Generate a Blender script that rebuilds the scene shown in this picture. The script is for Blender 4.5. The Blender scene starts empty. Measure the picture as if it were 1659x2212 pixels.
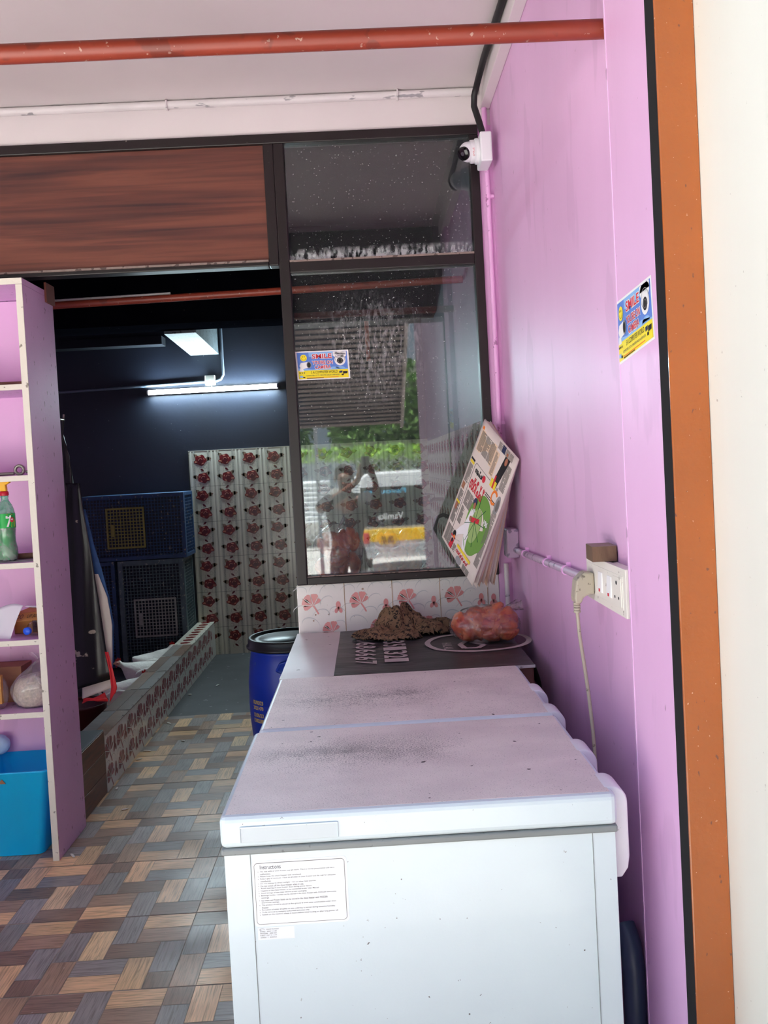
import bpy, bmesh, math, random
from math import sin, cos, pi, radians, exp, sqrt, atan2
from mathutils import Vector as V, Matrix, noise
random.seed(7)
SC = bpy.context.scene
COL = SC.collection

# ------------------------------------------------------------------ camera, world, light, exposure
YAW, PITCH, ROLL, FPX, CXP, CYP, HC = .0202, .0304, -.0532, 1850., 829.5, 1058.4, 1.58
cam_d = bpy.data.cameras.new('camera'); cam = bpy.data.objects.new('camera', cam_d); COL.objects.link(cam)
fw = V((sin(YAW)*cos(PITCH), cos(YAW)*cos(PITCH), -sin(PITCH)))
rt = V((cos(YAW), -sin(YAW), 0)); up = rt.cross(fw)
cR = rt*cos(ROLL)+up*sin(ROLL); cU = -rt*sin(ROLL)+up*cos(ROLL)
cam.matrix_world = Matrix(((cR.x, cU.x, -fw.x, 0), (cR.y, cU.y, -fw.y, 0), (cR.z, cU.z, -fw.z, HC), (0, 0, 0, 1)))
cam_d.sensor_fit = 'VERTICAL'; cam_d.sensor_height = 24; cam_d.lens = FPX/2212*24
cam_d.shift_y = -(1106-CYP)/2212; cam_d.shift_x = 0; cam_d.clip_start = .01; cam_d.clip_end = 200
SC.camera = cam
SC.view_settings.view_transform = 'Standard'; SC.view_settings.look = 'None'
SC.view_settings.gamma = 1; SC.view_settings.use_curve_mapping = False
SC.view_settings.exposure = .92
SC.cycles.use_denoising = True; SC.cycles.max_bounces = 12; SC.cycles.diffuse_bounces = 6
SC.cycles.transparent_max_bounces = 24; SC.cycles.sample_clamp_indirect = 6; SC.cycles.caustics_reflective = False
w = bpy.data.worlds.new('sky'); SC.world = w; w.use_nodes = True
wn = w.node_tree; bg = wn.nodes['Background']
tc = wn.nodes.new('ShaderNodeTexCoord'); sp = wn.nodes.new('ShaderNodeSeparateXYZ'); rp = wn.nodes.new('ShaderNodeValToRGB')
wn.links.new(tc.outputs['Generated'], sp.inputs[0]); wn.links.new(sp.outputs['Z'], rp.inputs[0]); wn.links.new(rp.outputs[0], bg.inputs[0])
rp.color_ramp.elements[0].color = (.70, .86, 1, 1); rp.color_ramp.elements[1].color = (.40, .64, 1, 1)
bg.inputs[1].default_value = .72
sun_d = bpy.data.lights.new('sun', 'SUN'); sun_d.energy = 19.0; sun_d.angle = radians(1); sun_d.color = (1, .98, .95)
sun = bpy.data.objects.new('sun', sun_d); COL.objects.link(sun)
sun.rotation_euler = V((.45, -.36, -1.5)).to_track_quat('-Z', 'Y').to_euler(); sun.location = (-4, 6, 9)

def P(px, py, x=None, y=None, z=None):
    """a point of the place: where the sight line of a photo pixel meets a real plane"""
    d = cR*((px-CXP)/FPX) + cU*(-(py-CYP)/FPX) + fw
    t = x/d.x if x is not None else (y/d.y if y is not None else (z-HC)/d.z)
    return V((0, 0, HC))+d*t

# ------------------------------------------------------------------ materials
def lin(c): c = c/255; return c/12.92 if c <= .04045 else ((c+.055)/1.055)**2.4
def S(r, g, b): return (lin(r), lin(g), lin(b), 1)
MATS = {}
def mat(name, col, rough=.6, metal=0, var=0, vscale=6, spots=None, bump=0, bscale=60, emit=0, spec=.5, coat=0, trans=0, stretch=None, sss=0, alpha=1, extra=None):
    """spots: list of (colour, noise scale, threshold, amount[, stretch])"""
    if name in MATS: return MATS[name]
    m = bpy.data.materials.new(name); m.use_nodes = True; nt = m.node_tree; b = nt.nodes['Principled BSDF']
    N, L = nt.nodes.new, nt.links.new
    b.inputs['Roughness'].default_value = rough; b.inputs['Metallic'].default_value = metal
    b.inputs['Specular IOR Level'].default_value = spec; b.inputs['Coat Weight'].default_value = coat
    b.inputs['Transmission Weight'].default_value = trans; b.inputs['Alpha'].default_value = alpha
    if sss: b.inputs['Subsurface Weight'].default_value = sss; b.inputs['Subsurface Radius'].default_value = (.02, .006, .004)
    b.inputs['Base Color'].default_value = col
    m.diffuse_color = col
    co = N('ShaderNodeTexCoord'); geo = N('ShaderNodeNewGeometry')
    def vec(st=None):
        if st is None: return geo.outputs['Position']
        mp = N('ShaderNodeMapping'); mp.inputs['Scale'].default_value = st; L(geo.outputs['Position'], mp.inputs[0]); return mp.outputs[0]
    cur = None
    if var:
        n = N('ShaderNodeTexNoise'); n.inputs['Scale'].default_value = vscale; n.inputs['Detail'].default_value = 6
        L(vec(stretch), n.inputs['Vector'])
        r = N('ShaderNodeValToRGB'); r.color_ramp.elements[0].position = .3; r.color_ramp.elements[1].position = .7
        r.color_ramp.elements[0].color = tuple(max(0, c*(1-var)) for c in col[:3])+(1,); r.color_ramp.elements[1].color = tuple(min(1, c*(1+var)) for c in col[:3])+(1,)
        L(n.outputs['Fac'], r.inputs[0]); cur = r.outputs[0]
    for s in (spots or []):
        n = N('ShaderNodeTexNoise'); n.inputs['Scale'].default_value = s[1]; n.inputs['Detail'].default_value = 3
        L(vec(s[4] if len(s) > 4 else None), n.inputs['Vector'])
        r = N('ShaderNodeValToRGB'); th_ = s[2]-.07 if s[2] > .66 else s[2]; r.color_ramp.elements[0].position = th_; r.color_ramp.elements[1].position = th_+.03
        r.color_ramp.elements[0].color = (0, 0, 0, 1); r.color_ramp.elements[1].color = (s[3],)*3+(1,)
        L(n.outputs['Fac'], r.inputs[0])
        mx = N('ShaderNodeMix'); mx.data_type = 'RGBA'; L(r.outputs[0], mx.inputs[0])
        if cur: L(cur, mx.inputs[6])
        else: mx.inputs[6].default_value = col
        mx.inputs[7].default_value = s[0]; cur = mx.outputs[2]
    if cur: L(cur, b.inputs['Base Color'])
    if bump:
        n = N('ShaderNodeTexNoise'); n.inputs['Scale'].default_value = bscale; n.inputs['Detail'].default_value = 4; L(vec(stretch), n.inputs['Vector'])
        bp = N('ShaderNodeBump'); bp.inputs['Strength'].default_value = bump; bp.inputs['Distance'].default_value = .004
        L(n.outputs['Fac'], bp.inputs['Height']); L(bp.outputs[0], b.inputs['Normal'])
    if emit: b.inputs['Emission Color'].default_value = col; b.inputs['Emission Strength'].default_value = emit
    if extra: extra(m, nt, b, geo, co, cur)
    MATS[name] = m; return m

def ramp(nt, fac, stops):
    r = nt.nodes.new('ShaderNodeValToRGB'); e = r.color_ramp.elements
    e[0].position, e[0].color = stops[0][0], stops[0][1]; e[1].position, e[1].color = stops[-1][0], stops[-1][1]
    for p, c in stops[1:-1]: k = e.new(p); k.color = c
    nt.links.new(fac, r.inputs[0]); return r.outputs[0]
def nz(nt, vecout, scale, detail=4, st=None, dist=0):
    if st:
        mp = nt.nodes.new('ShaderNodeMapping'); mp.inputs['Scale'].default_value = st; nt.links.new(vecout, mp.inputs[0]); vecout = mp.outputs[0]
    n = nt.nodes.new('ShaderNodeTexNoise'); n.inputs['Scale'].default_value = scale; n.inputs['Detail'].default_value = detail; n.inputs['Distortion'].default_value = dist
    nt.links.new(vecout, n.inputs['Vector']); return n.outputs['Fac']
def math_(nt, op, a, b_):
    n = nt.nodes.new('ShaderNodeMath'); n.operation = op
    for i, q in enumerate((a, b_)):
        if q is None: continue
        if isinstance(q, (int, float)): n.inputs[i].default_value = q
        else: nt.links.new(q, n.inputs[i])
    return n.outputs[0]
def mixc(nt, fac, a, b_):
    mx = nt.nodes.new('ShaderNodeMix'); mx.data_type = 'RGBA'
    for i, q in ((0, fac), (6, a), (7, b_)):
        if isinstance(q, (int, float)): mx.inputs[i].default_value = q
        elif isinstance(q, tuple): mx.inputs[i].default_value = q
        else: nt.links.new(q, mx.inputs[i])
    return mx.outputs[2]

# plank grain: the face colour attribute gives each plank's own colour, UV runs along the plank
def plank_extra(m, nt, b, geo, co, cur):
    at = nt.nodes.new('ShaderNodeAttribute'); at.attribute_name = 'plank'
    uv = nt.nodes.new('ShaderNodeUVMap'); uv.uv_map = 'UVMap'
    g = nz(nt, uv.outputs[0], 3.0, 5, (3, 60, 1), .8)
    gr = ramp(nt, g, [(.36, (.62, .58, .55, 1)), (.48, (.95, .94, .92, 1)), (.64, (1.15, 1.12, 1.1, 1))])
    mx = nt.nodes.new('ShaderNodeMix'); mx.data_type = 'RGBA'; mx.blend_type = 'MULTIPLY'; mx.inputs[0].default_value = 1
    nt.links.new(at.outputs['Color'], mx.inputs[6]); nt.links.new(gr, mx.inputs[7])
    d = nz(nt, geo.outputs['Position'], 3.1, 5)
    dm = ramp(nt, d, [(.45, (0, 0, 0, 1)), (.75, (.45, .45, .45, 1))])
    c2 = mixc(nt, dm, mx.outputs[2], S(95, 88, 84))
    f = nz(nt, geo.outputs['Position'], 55, 2)
    fm = ramp(nt, f, [(.74, (0, 0, 0, 1)), (.76, (.8, .8, .8, 1))])
    c3 = mixc(nt, fm, c2, S(190, 180, 170)); nt.links.new(c3, b.inputs['Base Color'])
    r = ramp(nt, d, [(.3, (.28, .28, .28, 1)), (.7, (.5, .5, .5, 1))]); nt.links.new(r, b.inputs['Roughness'])
def wood_extra(dark, mid, light, st, sc=1.6):
    def ex(m, nt, b, geo, co, cur):
        base = nz(nt, geo.outputs['Position'], sc, 6, st, 1.4)
        fine = nz(nt, geo.outputs['Position'], sc*6, 5, (st[0]*.6, st[1], st[2]), .8)
        s = math_(nt, 'ADD', math_(nt, 'MULTIPLY', base, .65), math_(nt, 'MULTIPLY', fine, .35))
        c = ramp(nt, s, [(.36, dark), (.47, mid), (.56, light), (.64, mid)]); nt.links.new(c, b.inputs['Base Color'])
    return ex
def lid_extra(m, nt, b, geo, co, cur):
    pos = geo.outputs['Position']
    sepn = nt.nodes.new('ShaderNodeSeparateXYZ'); nt.links.new(pos, sepn.inputs[0])
    big = nz(nt, pos, 5.5, 4, (1, 1.6, 1)); fine = nz(nt, pos, 300, 3, (.8, 1.2, 1)); mid = nz(nt, pos, 24, 4)
    # worn patch along the middle of each lid where goods are dragged
    u = math_(nt, 'MULTIPLY', math_(nt, 'ADD', sepn.outputs['X'], .05), 3.3)
    w_ = math_(nt, 'MAXIMUM', math_(nt, 'SUBTRACT', 1, math_(nt, 'MULTIPLY', u, u)), 0)
    va_ = math_(nt, 'MAXIMUM', math_(nt, 'SUBTRACT', 1, math_(nt, 'MULTIPLY', math_(nt, 'ABSOLUTE', math_(nt, 'ADD', sepn.outputs['Y'], -2.11), None), 6.5)), 0)
    vb_ = math_(nt, 'MAXIMUM', math_(nt, 'SUBTRACT', 1, math_(nt, 'MULTIPLY', math_(nt, 'ABSOLUTE', math_(nt, 'ADD', sepn.outputs['Y'], -2.62), None), 6.5)), 0)
    v = math_(nt, 'ADD', va_, math_(nt, 'MULTIPLY', vb_, .8))
    dens = math_(nt, 'MULTIPLY', math_(nt, 'MULTIPLY', w_, v), math_(nt, 'ADD', big, -.1))
    thr = math_(nt, 'ADD', math_(nt, 'ADD', fine, math_(nt, 'MULTIPLY', dens, .50)), math_(nt, 'MULTIPLY', mid, .12))
    msk = ramp(nt, thr, [(.66, (0, 0, 0, 1)), (.82, (.75, .75, .75, 1))])
    base = mixc(nt, ramp(nt, big, [(.35, (0, 0, 0, 1)), (.7, (1, 1, 1, 1))]), S(240, 234, 226), S(224, 217, 211))
    c = mixc(nt, msk, base, S(78, 74, 76))
    sp_ = ramp(nt, nz(nt, pos, 46, 1), [(.76, (0, 0, 0, 1)), (.78, (1, 1, 1, 1))]); c = mixc(nt, sp_, c, S(60, 50, 48))
    nt.links.new(c, b.inputs['Base Color'])
def pattern_cloth(m, nt, b, geo, co, cur):
    pos = co.outputs['Object']
    a = nz(nt, pos, 26, 2, None, 1.2); l1 = math_(nt, 'ABSOLUTE', math_(nt, 'ADD', a, -.5), None)
    m1 = ramp(nt, l1, [(.012, (1, 1, 1, 1)), (.03, (0, 0, 0, 1))])
    a2 = nz(nt, pos, 60, 2, (1, 1.3, 1), .5); m2 = ramp(nt, a2, [(.60, (0, 0, 0, 1)), (.63, (.9, .9, .9, 1))])
    base = mixc(nt, nz(nt, pos, 9, 3), S(146, 116, 86), S(104, 82, 60))
    c = mixc(nt, m1, base, S(16, 13, 12)); nt.links.new(mixc(nt, m2, c, S(22, 18, 15)), b.inputs['Base Color'])
def flesh_extra(m, nt, b, geo, co, cur):
    pos = co.outputs['Object']
    a = nz(nt, pos, 14, 4, None, .6)
    c = ramp(nt, a, [(.28, S(138, 40, 38)), (.38, S(182, 84, 68)), (.5, S(206, 116, 80)), (.6, S(218, 140, 106)), (.72, S(232, 196, 172))])
    f = ramp(nt, nz(nt, pos, 42, 5, None, 1), [(.6, (0, 0, 0, 1)), (.68, (1, 1, 1, 1))])
    nt.links.new(mixc(nt, f, c, S(170, 60, 52)), b.inputs['Base Color'])

def film(name, tint, white=.12, wscale=30, gl=.5, thr=(.55, .7), maskfn=None):
    """thin clear plastic or glass: transparent + reflection rising with angle + a little dust"""
    if name in MATS: return MATS[name]
    m = bpy.data.materials.new(name); m.use_nodes = True; nt = m.node_tree; nt.nodes.clear(); N, L = nt.nodes.new, nt.links.new
    out = N('ShaderNodeOutputMaterial'); tr = N('ShaderNodeBsdfTransparent'); tr.inputs[0].default_value = tint
    g = N('ShaderNodeBsdfGlossy'); g.inputs['Roughness'].default_value = .02 if maskfn else .12
    lw = N('ShaderNodeLayerWeight'); lw.inputs[0].default_value = .5
    if not maskfn:
        gb_ = N('ShaderNodeNewGeometry'); bp = N('ShaderNodeBump'); bp.inputs['Strength'].default_value = .6; bp.inputs['Distance'].default_value = .004
        L(nz(nt, gb_.outputs['Position'], wscale*1.3, 4, None, 1.2), bp.inputs['Height']); L(bp.outputs[0], g.inputs['Normal']); L(bp.outputs[0], lw.inputs['Normal'])
    f = math_(nt, 'ADD', math_(nt, 'MULTIPLY', math_(nt, 'POWER', lw.outputs['Facing'], 4.), .9), .045*gl*2)
    m1 = N('ShaderNodeMixShader'); L(f, m1.inputs[0]); L(tr.outputs[0], m1.inputs[1]); L(g.outputs[0], m1.inputs[2])
    d = N('ShaderNodeBsdfDiffuse'); d.inputs[0].default_value = (.85, .87, .88, 1)
    geo = N('ShaderNodeNewGeometry')
    if maskfn: mk = maskfn(nt, geo.outputs['Position'])
    else: mk = math_(nt, 'MULTIPLY', ramp(nt, nz(nt, geo.outputs['Position'], wscale, 4, None, 1.5), [(thr[0], (.1, .1, .1, 1)), (thr[1], (1, 1, 1, 1))]), white)
    m2 = N('ShaderNodeMixShader'); L(mk, m2.inputs[0]); L(m1.outputs[0], m2.inputs[1]); L(d.outputs[0], m2.inputs[2])
    L(m2.outputs[0], out.inputs[0]); MATS[name] = m; return m
def dust_mask(nt, pos):
    s = nt.nodes.new('ShaderNodeSeparateXYZ'); nt.links.new(pos, s.inputs[0])
    X, Z = s.outputs['X'], s.outputs['Z']
    def blob(cx, cz, rx, rz, k):
        a = math_(nt, 'MULTIPLY', math_(nt, 'ADD', X, -cx), 1/rx); c = math_(nt, 'MULTIPLY', math_(nt, 'ADD', Z, -cz), 1/rz)
        q = math_(nt, 'ADD', math_(nt, 'MULTIPLY', a, a), math_(nt, 'MULTIPLY', c, c))
        return math_(nt, 'MULTIPLY', math_(nt, 'MAXIMUM', math_(nt, 'SUBTRACT', 1, q), 0), k)
    fine = ramp(nt, nz(nt, pos, 70, 5, (1, 1, .35), 1.), [(.48, (0, 0, 0, 1)), (.7, (1, 1, 1, 1))])
    a = math_(nt, 'MULTIPLY', fine, blob(.04, 2.08, .3, .27, .22))
    # dust settled above each sill
    def sill(z0, h, k): return math_(nt, 'MULTIPLY', math_(nt, 'MAXIMUM', math_(nt, 'SUBTRACT', 1, math_(nt, 'MULTIPLY', math_(nt, 'ABSOLUTE', math_(nt, 'ADD', Z, -z0), None), 1/h)), 0), k)
    b_ = math_(nt, 'MULTIPLY', ramp(nt, nz(nt, pos, 60, 4, (1, 1, .5)), [(.42, (0, 0, 0, 1)), (.6, (1, 1, 1, 1))]), math_(nt, 'ADD', sill(2.468, .06, .7), sill(1.1, .03, .25)))
    sp_ = math_(nt, 'MULTIPLY', ramp(nt, nz(nt, pos, 130, 1), [(.73, (0, 0, 0, 1)), (.76, (1, 1, 1, 1))]), .35)
    return math_(nt, 'ADD', math_(nt, 'ADD', math_(nt, 'ADD', a, b_), sp_), .012)

PINKC = S(230, 183, 224)
pink = mat('pink_paint', PINKC, .45, var=.07, vscale=2.2, stretch=(1, 1, .35), bump=.12, bscale=35, spots=[(S(120, 70, 100), 60, .80, .6, (1, 1, .5)), (S(205, 160, 200), 7, .68, .3, (1, 1, .3))])
pinkp = mat('pink_paint_scuffed', S(218, 180, 220), .5, var=.08, vscale=3, bump=.15, bscale=40, spots=[(S(90, 60, 75), 55, .745, .7, (1, 1, .45)), (S(235, 220, 235), 70, .79, .8, (1, 1, .5))])
pinkpipe = mat('pink_pipe_paint', S(240, 184, 232), .35, var=.06, spots=[(S(150, 90, 140), 30, .72, .7)])
ceilw = mat('ceiling_white', S(226, 219, 219), .7, var=.04, vscale=1.5, bump=.08, bscale=18)
wallout = mat('outer_white_plaster', S(226, 227, 217), .6, var=.03, vscale=3, bump=.2, bscale=30, stretch=(1, 1, .2), spots=[(S(200, 180, 150), 2.3, .76, .35), (S(120, 110, 100), 70, .80, .5)])
navy = mat('navy_paint', S(13, 20, 36), .5, var=.2, vscale=2, bump=.2, bscale=30, spots=[(S(140, 140, 140), 60, .79, .8)])
navyb = mat('soot_black_ceiling', S(13, 14, 20), 1, spec=0, var=.2, spots=[(S(120, 120, 120), 40, .79, .7)])
beamw = mat('sooty_white_beam', S(98, 108, 114), .7, var=.2, vscale=9, spots=[(S(30, 32, 36), 50, .62, .8)])
brownf = mat('brown_powder_coat', S(28, 19, 20), .4, var=.06, bump=.05, spots=[(S(150, 140, 130), 60, .78, .6)])
dustm = mat('dusty_sill', S(140, 124, 116), .8, var=.2, vscale=30, spots=[(S(60, 45, 42), 30, .58, .8)])
redpipe = mat('red_oxide_steel', S(138, 56, 40), .4, var=.14, vscale=9, stretch=(.5, 1, 1), spots=[(S(205, 180, 165), 60, .75, .5), (S(80, 40, 35), 12, .62, .4)])
whpvc = mat('white_pvc', S(226, 222, 222), .4, var=.06, spots=[(S(120, 120, 128), 26, .62, .7, (.4, 1, 1))])
greypvc = mat('painted_pvc', S(205, 180, 205), .45, var=.1, spots=[(S(110, 100, 125), 30, .57, .7)])
white = mat('white_enamel', S(216, 230, 235), .3, var=.015, bump=.05, bscale=180, coat=.2, spots=[(S(120, 110, 100), 50, .80, .7), (S(70, 50, 50), 90, .815, .9)])
whitep = mat('white_plastic', S(232, 235, 238), .35, var=.03, spots=[(S(130, 120, 110), 40, .76, .6)])
lidm = mat('worn_lid', S(210, 203, 203), .5, bump=.35, bscale=260, extra=lid_extra)
gask = mat('grey_gasket', S(134, 140, 140), .5, var=.08, spots=[(S(70, 70, 72), 60, .74, .4)])
dark = mat('black_plastic', S(22, 22, 24), .35, var=.15)
black = mat('black_gap', S(6, 6, 8), .9)
orange = mat('orange_steel_paint', S(164, 88, 36), .22, var=.08, vscale=5, bump=.25, bscale=60, coat=.3, spots=[(S(90, 60, 50), 70, .745, .7, (1, 1, .5)), (S(235, 190, 150), 110, .77, .7)])
lamin = mat('laminate_wood', S(110, 60, 48), .35, extra=wood_extra(S(64, 42, 42), S(98, 58, 50), S(120, 72, 58), (.13, 1, 2.6), 2.6))
rwood = mat('red_wood_tile', S(96, 48, 38), .35, extra=wood_extra(S(52, 28, 26), S(88, 46, 36), S(112, 60, 42), (1, .35, 3), 3.5))
plank = mat('plank_tile', S(120, 100, 90), .35, bump=.05, extra=plank_extra)
grout = mat('grout_dark', S(66, 60, 56), .8, var=.2, vscale=20)
groutl = mat('grout_pale', S(176, 160, 144), .7, var=.3, vscale=6)
darkfloor = mat('dark_wet_floor', S(62, 64, 66), .45, var=.25, vscale=5, spots=[(S(150, 150, 150), 18, .75, .7)])
tilew = mat('cream_tile', S(206, 202, 186), .18, var=.02, spots=[(S(60, 55, 50), 40, .79, .8)])
tilesp = mat('speckled_tile_band', S(182, 178, 164), .2, spots=[(S(140, 138, 128), 260, .5, .8)])
tilec = mat('pale_tile_band', S(222, 218, 202), .18)
tilel = mat('tile_joint', S(50, 48, 42), .8)
rosed = mat('rose_dark_red', S(112, 24, 26), .25); rosel = mat('rose_peach', S(206, 128, 108), .25); rosec = mat('rose_core', S(84, 14, 22), .25); leafb = mat('tile_leaf_brown', S(132, 108, 88), .25)
tilef = mat('white_flower_tile', S(236, 234, 228), .16, spots=[(S(150, 110, 70), 44, .77, .8)])
pinkf = mat('tile_flower_pink', S(226, 156, 152), .2); greyf = mat('tile_swirl_grey', S(208, 210, 208), .2); joint = mat('rusty_joint', S(176, 140, 96), .7, var=.3, vscale=40)
maroonf = mat('tile_flower_maroon', S(150, 76, 84), .25); greyg = mat('tile_swirl_mid', S(172, 170, 168), .25)
tubeglow = mat('tube_glow', (.72, .93, 1, 1), .5, emit=180)
blue = mat('drum_blue', S(12, 52, 168), .38, var=.12, vscale=6, spots=[(S(60, 90, 150), 14, .66, .5)])
yellow = mat('stencil_yellow', S(210, 180, 110), .6)
cyan = mat('bin_cyan', S(0, 192, 250), .38, var=.03)
cagem = mat('cage_blue', S(28, 60, 96), .5, var=.25, vscale=12, spots=[(S(150, 140, 110), 40, .7, .6)])
cageg = mat('cage_teal_grey', S(74, 92, 96), .55, var=.2, vscale=12, spots=[(S(150, 150, 140), 40, .7, .6)])
cagey = mat('cage_door_yellow', S(140, 134, 62), .55, var=.2, vscale=14)
cagew = mat('cage_door_grey', S(146, 146, 138), .55, var=.2, vscale=14)
apron = mat('black_oilcloth', S(15, 15, 19), .36, bump=.35, bscale=9, coat=.15, spots=[(S(190, 180, 160), 11, .73, .8, (1, 1, 1.6))])
denim = mat('blue_backing', S(48, 88, 140), .7, var=.3, vscale=16); offw = mat('white_backing', S(222, 216, 204), .6, var=.05)
red = mat('red_tape', S(222, 44, 52), .5)
feather = mat('white_feathers', S(226, 222, 212), .8, var=.1, vscale=18, bump=.9, bscale=55); comb = mat('red_comb', S(190, 40, 36), .5); skinp = mat('pale_pink_skin', S(214, 150, 130), .5); beakm = mat('horn_beak', S(206, 170, 110), .4); eyeb = mat('dark_eye', S(20, 14, 12), .15)
flesh = mat('raw_chicken', S(214, 120, 90), .28, sss=.15, bump=.5, bscale=45, coat=.4, extra=flesh_extra)
bagm = film('clear_bag', (.97, .95, .95, 1), .22, 34, .9, (.54, .66))
milky = film('milky_bag', (.93, .93, .94, 1), .28, 14, .8, (.45, .68))
bottleg = film('clear_bottle', (.9, .93, .94, 1), .08, 20, .9)
greenp = film('green_bottle', (.36, .80, .56, 1), .25, 14, 1, (.4, .6))
glass = film('window_glass', (.90, .94, .94, 1), 0, 1, .95, maskfn=dust_mask)
cloth = mat('printed_cloth', S(94, 72, 52), .85, bump=.3, bscale=300, extra=pattern_cloth)
flexk = mat('black_flex', S(58, 56, 58), .38, var=.2, vscale=9, stretch=(.4, 2, 1), bump=.5, bscale=22, spots=[(S(120, 116, 116), 14, .64, .45, (.4, 2, 1))])
flexw = mat('white_flex', S(208, 202, 202), .4, var=.05, bump=.3, bscale=14, spots=[(S(120, 110, 108), 30, .76, .8)])
flext = mat('flex_print', S(196, 186, 184), .45)
brownw = mat('maroon_table_side', S(106, 62, 56), .5, var=.1)
paper = mat('newsprint', S(226, 216, 206), .8, var=.03); paperp = mat('newsprint_peach', S(232, 206, 176), .8); inkc = mat('ink_grey', S(116, 110, 106), .8); ink = mat('ink_black', S(30, 28, 30), .7)
pgreen = mat('print_green', S(112, 160, 70), .7); pgreen2 = mat('print_light_green', S(158, 188, 116), .7); pyel = mat('print_yellow', S(240, 216, 60), .7); pred = mat('print_red', S(206, 44, 60), .7); porg = mat('print_orange', S(238, 130, 50), .7); pgrey = mat('print_grey', S(150, 150, 150), .7); pwhite = mat('print_white', S(240, 240, 240), .6); pblue = mat('print_blue', S(92, 132, 214), .5); pblue2 = mat('print_sky', S(140, 186, 236), .5); pskin = mat('print_skin', S(170, 110, 84), .7); pnavy = mat('print_navy', S(40, 50, 84), .6); pyellow = mat('sticker_yellow', S(246, 226, 30), .5)
woodb = mat('weathered_wood', S(104, 80, 62), .85, var=.25, vscale=30, stretch=(1, 1, .3), bump=.6, bscale=70)
woodt = mat('pale_wood_top', S(150, 130, 122), .85, var=.12, vscale=30)  # paler tone for the top face of the block
plugm = mat('beige_plug', S(176, 166, 148), .45, var=.08, spots=[(S(70, 60, 50), 60, .72, .7)])
switchm = mat('ivory_plate', S(236, 232, 222), .35, var=.02, spots=[(S(110, 95, 80), 46, .74, .8)])
cardb = mat('cardboard', S(196, 140, 76), .8, var=.06); cardd = mat('cardboard_dark', S(160, 112, 84), .8)
shelfw = mat('speckled_white_edge', S(232, 228, 214), .5, bump=.4, bscale=60, spots=[(S(120, 110, 96), 34, .66, .8)])
grain = mat('puffed_rice', S(216, 204, 186), .8, var=.2, vscale=90, bump=1, bscale=90)
capb = mat('blue_cap', S(20, 90, 230), .35); spray = mat('spray_yellow', S(246, 190, 10), .35); capr = mat('cap_red', S(196, 24, 44), .35); lblg = mat('label_green', S(0, 176, 70), .35); lblgd = mat('label_dark_green', S(0, 96, 56), .35); lime = mat('label_lime', S(170, 214, 40), .35)
rod = mat('brown_rod', S(112, 78, 58), .6, var=.2, vscale=20); steel = mat('dull_steel', S(150, 146, 136), .35, metal=.8)
bluegl = mat('pale_blue_wrap', S(176, 204, 236), .25, var=.15, vscale=18)
rubber = mat('black_cable', S(16, 16, 18), .5)
lensm = mat('dark_lens', S(10, 10, 12), .08)
concrete = mat('concrete', S(176, 172, 164), .85, var=.1, vscale=4); ground = mat('outside_ground', S(190, 188, 183), .9, var=.1, vscale=2)
tin = mat('brown_tin_sheet', S(150, 132, 124), .5, var=.1); tinw = mat('white_tin_sheet', S(220, 226, 230), .4)
leafm = mat('green_leaves', S(112, 150, 76), .6, var=.5, vscale=3); leafl = mat('light_creeper_leaves', S(140, 184, 70), .6, var=.35, vscale=5); bark = mat('bark', S(90, 74, 60), .9, var=.2)
carw = mat('car_white', S(232, 234, 236), .25, coat=.6); cary = mat('car_yellow', S(246, 196, 10), .3, coat=.6); carg = mat('car_dark_glass', S(30, 36, 40), .08); cars = mat('car_bumper_silver', S(170, 172, 176), .35)
bluet = mat('rear_text_blue', S(90, 190, 230), .5); skin = mat('person_skin', S(104, 70, 54), .5, sss=.1); shirt = mat('person_shirt', S(36, 38, 44), .85); trous = mat('person_trousers', S(40, 42, 52), .85); hairm = mat('person_hair', S(20, 18, 18), .7)

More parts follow.
